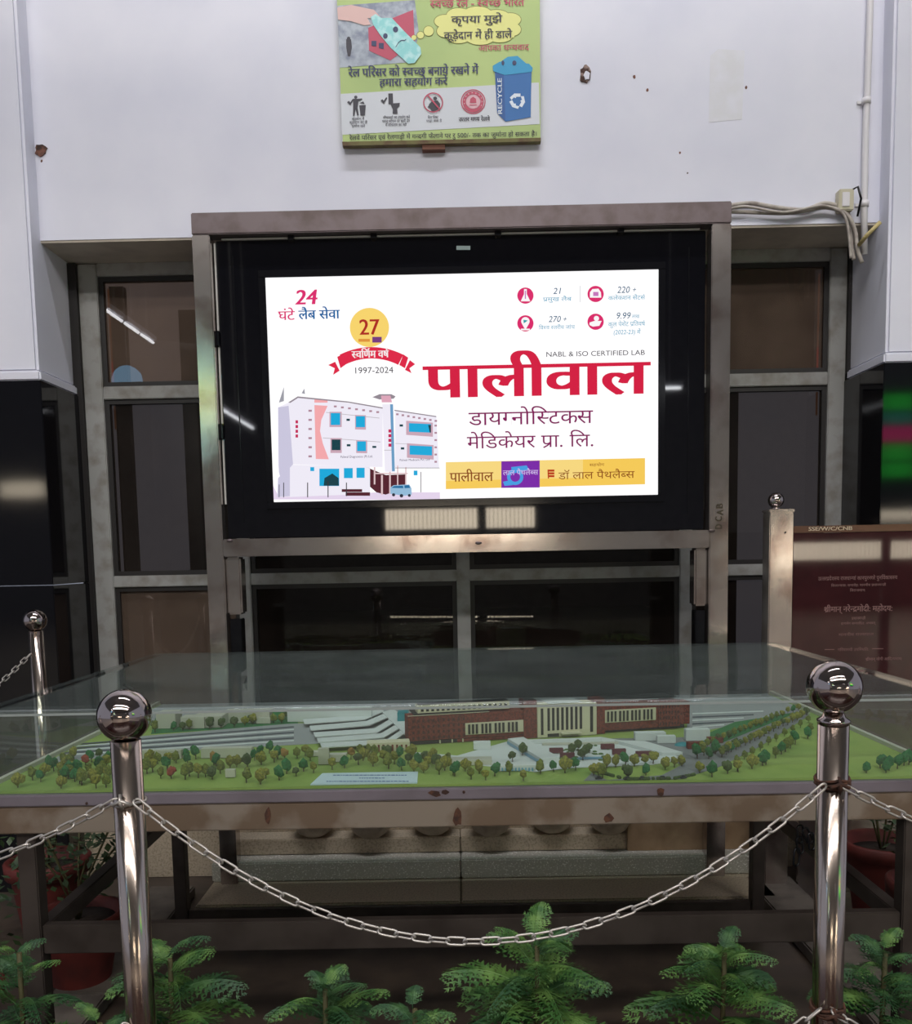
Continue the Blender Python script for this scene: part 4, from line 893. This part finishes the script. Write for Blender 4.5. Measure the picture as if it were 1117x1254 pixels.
# ================================================================ UNDER THE TABLE
for k in range(6):
    x = P(382+k*74, 1030, 4.0).x-.01*(k % 2)
    lb = ['leftmost', 'second from left', 'third from left', 'fourth from left', 'fifth from left', 'rightmost'][k]
    mb = MB(); mb.lathe([(.045, .2155), (.075, .235), (.10, .275), (.105, .31), (.09, .335), (.082, .335), (.085, .31), (.0, .30)], (x, 4.075-.0, 0), 20, cap=False)
    o = mb.build('round_stone_bowl', PALEST); tag(o, 'round pale stone bowl on the granite step, %s of the row' % lb, 'bowl', 'round pale bowls on the step behind the table')
    o.location.y = -.03 if k % 2 else 0
o = bx('plywood_board', PLY, P(770, 1040, 3.97).x, 1.29, 4.000, 4.018, .14, .34, None, .002)
tag(o, 'pale plywood board standing under the right end of the table', 'board')
# plants
def frond(L, n, m, droop=1.0, wide=.30, seed=0):
    """arching frond: every leaflet is itself a feather of small pointed lobes"""
    rnd = random.Random(seed); b = MB()
    at_ = lambda t: Vector((L*(t-.10*t*t), 0, L*(.45*t-.70*droop*t*t)))
    b.tube([at_(i/8) for i in range(9)], [.0026*(1-.8*i/8)+.0005 for i in range(9)], 4)
    for i in range(2, n+1):
        t = i/n; w_ = L*wide*(math.sin(PI*min(1, t*.80+.16))**.7); d = (at_(t)-at_(t-.03)).normalized()
        for s in (-1, 1):
            dv = (Vector((0, s, 0))*.80+d*.60+Vector((0, 0, -.22*droop+rnd.uniform(-.12, .12)))).normalized(); ll = w_*rnd.uniform(.8, 1.12)
            sd = dv.cross(Vector((0, 0, 1))).normalized()*(-s); q = 4
            for k in range(q):
                u = (k+.3)/q; c = at_(t)+dv*ll*u+Vector((0, 0, -ll*.30*u*u*droop)); lb = ll*.36*(1-.65*u)+.002
                for e_ in (-1, 1):
                    tip = c+sd*e_*lb*.62+dv*lb*.85+Vector((0, 0, rnd.uniform(-.002, .003)))
                    b._f([b.b.verts.new(c-dv*lb*.30), b.b.verts.new(c+dv*lb*.42), b.b.verts.new(tip)])
            c = at_(t)+dv*ll*.86+Vector((0, 0, -ll*.24*droop)); b._f([b.b.verts.new(c+sd*.002), b.b.verts.new(c-sd*.002), b.b.verts.new(c+dv*ll*.18)])
    me = bpy.data.meshes.new('frond'); b.b.to_mesh(me); b.b.free(); me.materials.append(m); return me
FR = [[frond(.24, 17, m, dr, .36, s) for dr, s in ((1.0, 1), (.75, 2), (1.25, 3))] for m in LEAF]
def pot(x, y, r, h, parent, z0=0.0):
    mb = MB(); mb.lathe([(r*.66, z0), (r*.92, z0+h*.80), (r*.93, z0+h*.82), (r*1.06, z0+h*.83), (r*1.08, z0+h*.98), (r*1.0, z0+h), (r*.90, z0+h*.98), (r*.84, z0+h*.82), (r*.80, z0+h*.80)], (x, y, 0), 28, cap=False)
    mb.lathe([(0.001, z0+.001), (r*.66, z0)], (x, y, 0), 28, cap=False)
    mb.build('pot', TERRA, parent)
    MB().lathe([(r*.80, z0+h*.80), (r*.83, z0+h*.86), (.01, z0+h*.89)], (x, y, 0), 24, cap=False).build('soil', SOIL, parent)
def fern(x, y, zp, top, label, k=1.0, mi=0, n=17, r=.12, tiers=4, z0=0.0):
    e = thing('potted_fern', (x, y, z0), label, 'plant'); pot(x, y, r, zp-z0, e, z0)
    MB().tube([(x, y, zp-.03), (x+.005, y, top-.03)], .006, 6).build('stem', STEM, e)
    for i in range(n):
        u = (i+.5)/n; z = zp+.06+(top-zp-.08)*u; o = bpy.data.objects.new('frond', FR[(mi+(i % 4 == 0)) % 2][random.randrange(3)]); COL.objects.link(o); o.parent = e
        o.location = Vector((x, y, z))-e.location; s_ = k*(1.08-.68*u)*random.uniform(.85, 1.15); o.scale = (s_, s_, s_)
        o.rotation_euler = (random.uniform(-.25, .25), -(.10+.55*u)+random.uniform(-.12, .12), i*2.4+random.uniform(-.3, .3))
    return e
def at(px, py, Y): v = P(px, py, Y); return v.x, v.y, v.z
def FE(px, pytop, Y, label, **kw): v = P(px, pytop+24, Y); return fern(v.x, Y, kw.pop('zp', .30), v.z, label, **kw)
FE(205, 1135, 2.02, 'green fern plant directly behind the left front bollard', k=.95)
FE(20, 1128, 2.05, 'dark fern plant at the left edge among the terracotta pots', mi=1, n=13, k=.8)
FE(395, 1172, 1.95, 'dark green fern left of centre under the sagging chain', mi=1, k=.85)
FE(655, 1120, 2.00, 'broad green fern at the centre beneath the lowest chain links', k=1.15, n=20)
FE(885, 1128, 2.05, 'upright green fern just left of the right bollard', k=.95)
FE(1082, 1128, 2.05, 'green fern at the right edge, right of the right bollard', k=.85, mi=1)
FE(505, 1195, 1.80, 'low dark fern in front between left and centre ferns', mi=1, k=.8, n=12)
FE(118, 1212, 1.72, 'small low fern tuft left of the left front bollard', k=.6, n=10)
def shrub(x, y, r, h, label, seed, z0=.0, pr_=.15, leafy=True):
    rnd = random.Random(seed); e = thing('potted_shrub' if leafy else 'terracotta_pot', (x, y, z0), label, 'plant' if leafy else 'pot'); pot(x, y, pr_, h, e, z0)
    if not leafy: return e
    mb = MB()
    for k in range(7): a = k*.9; mb.tube([(x, y, z0+h*.8), (x+.05*math.cos(a), y+.05*math.sin(a), z0+h+.12), (x+r*.7*math.cos(a), y+r*.7*math.sin(a), z0+h+.22+.05*(k % 3))], .004, 5)
    mb.build('stem', STEM, e)
    mb = MB()
    for k in range(330):
        a, b_, rr = rnd.uniform(0, 2*PI), rnd.uniform(-.4, 1), r*rnd.uniform(.4, 1); c = Vector((x+rr*math.cos(a), y+rr*math.sin(a), z0+h+.16+.14*b_))
        d = Vector((rnd.uniform(-1, 1), rnd.uniform(-1, 1), rnd.uniform(-.6, .4))).normalized()*.036; s_ = d.cross(Vector((0, 0, 1))).normalized()*.011
        mb.poly([c, c+d*.5+s_, c+d, c+d*.5-s_])
    mb.build('leaves', SHRUBM, e, fix=False)['kind'] = 'stuff'; return e
shrub(-1.36, 3.02, .20, .24, 'wide terracotta pot with dark leafy shrub, under the left end of the table', 1, .05, .15)
shrub(-1.52, 2.55, .16, .26, 'terracotta pot with dark shrub at left edge, nearest the camera', 2, .0, .12)
shrub(-1.66, 3.45, .22, .34, 'farthest potted dark shrub by the left pillar', 3)
shrub(1.66, 3.50, .16, .34, 'dark red terracotta pot right of the right bollard, the farther one', 4, 0, .15)
shrub(1.60, 3.00, .16, .36, 'dark red terracotta pot at the right edge, the nearer one', 5, 0, .14)
struct(bx('trim_5', DARKFL, -4.5, 4.5, 1.3, 4.5, -.01, .0015))

# ================================================================ HALL BEHIND THE VIEWER (seen only as reflections)
TUBE = emi('tube_light_glow', (.95, .97, 1.0), 20.0)
def tube_light(x, y, z, label, alongx=False, L_=1.2):
    e = thing('tube_light', (x, y, z), label, 'lamp', 'tube lights hung along the hall roof')
    if alongx: bx('housing', WHITEW, x-L_/2, x+L_/2, y-.04, y+.04, z+.03, z+.09, e); MB().tube([(x-L_/2+.03, y, z), (x+L_/2-.03, y, z)], .02, 10).build('tube', TUBE, e); bx('hanger', ALU, x-.01, x+.01, y-.01, y+.01, z+.09, 9.0, e)
    else: bx('housing', WHITEW, x-.04, x+.04, y-L_/2, y+L_/2, z+.03, z+.09, e); MB().tube([(x, y-L_/2+.03, z), (x, y+L_/2-.03, z)], .02, 10).build('tube', TUBE, e); bx('hanger', ALU, x-.01, x+.01, y-.01, y+.01, z+.09, 9.0, e)
ORD = ('nearest', 'second', 'third', 'fourth', 'fifth', 'farthest')
for k, (y_, z_, l_) in enumerate(((-2.5, 4.5, .52), (-3.08, 4.5, .52), (-3.66, 4.5, .52), (-8.4, 4.15, .9), (-9.35, 4.15, .9), (-10.3, 4.15, .9))): tube_light(-4.2, y_, z_, 'hanging tube light, %s in the row running away along the hall roof' % ORD[k], False, l_)
for k in range(6): tube_light(-3.2+k*1.3, -2.2, 6.2, 'hanging tube light, %s of the six in the cross row over the hall' % ('leftmost', 'second from left', 'third from left', 'third from right', 'second from right', 'rightmost')[k], True)
tube_light(3.22, -6.1, 3.97, 'short low tube light alone at the right of the hall', True, .40)
e = thing('concrete_column', (-4.26, -4.85, 0), 'round grey concrete column with flared capital in hall', 'column')
MB().lathe([(.34, 0), (.34, 4.0)], (-4.26, -4.85, 0), 32).build('shaft', CONC, e); MB().lathe([(.34, 4.0), (.38, 4.1), (.50, 4.35), (.62, 4.42), (.62, 4.6)], (-4.26, -4.85, 0), 32).build('capital', CONC, e)
e = thing('round_lit_sign', (-4.42, -3.4, 3.9), 'round pale blue lit sign hanging in hall', 'sign')
MB().lathe([(.20, 0), (.20, .06)], (-4.42, -3.4, 3.9), 32, Matrix.Rotation(PI/2, 4, 'X')).build('face', emi('blue_sign_face', S(120, 180, 220), 7), e)
bx('hanger', ALU, -4.43, -4.41, -3.44, -3.42, 4.10, 9.0, e)
e = thing('hall_led_board', (5.3, -2, 2.2), 'green and magenta lit board standing in hall', 'sign')
bx('case', BLACK, 4.3, 6.6, -2.1, -2.0, 1.9, 3.2, e); bx('post', ALU, 4.5, 4.58, -2.1, -2.02, 0, 1.9, e); bx('post', ALU, 6.3, 6.38, -2.1, -2.02, 0, 1.9, e)
GL_, MG_, TL_ = emi('led_green', S(40, 200, 60), 4), emi('led_magenta', S(220, 40, 120), 4), emi('led_teal', S(30, 150, 130), 3)
for z0, z1, m_ in ((2.98, 3.14, GL_), (2.82, 2.95, TL_), (2.64, 2.80, MG_), (2.44, 2.61, GL_), (2.26, 2.41, GL_)):
    for k in range(8): bx('lamp_block', m_, 4.36+k*.275, 4.36+k*.275+(.275 if m_ is MG_ else .25), -2.0, -1.985, z0, z1, e)
e = thing('added_reflection_panel', (-4.14, -7, 3.35), 'unseen yellow and cyan lit panel added in hall for its reflection', 'sign')  # lit panel added so the left upright reflects a yellow and cyan patch
bx('glow_panel', emi('reflection_yellow', S(210, 230, 90), 5), -4.28, -4.0, -7, -6.95, 3.75, 4.45, e); bx('glow_panel', emi('reflection_cyan', S(140, 220, 230), 8), -4.28, -4.0, -7, -6.95, 4.45, 4.68, e)
bx('glow_panel', emi('reflection_cyan_low', S(140, 220, 230), 5), -4.28, -4.0, -7, -6.95, 3.35, 3.75, e); bx('hanger', ALU, -4.15, -4.13, -7, -6.98, 4.68, 9.0, e)
bpy.data.objects.remove(_co);
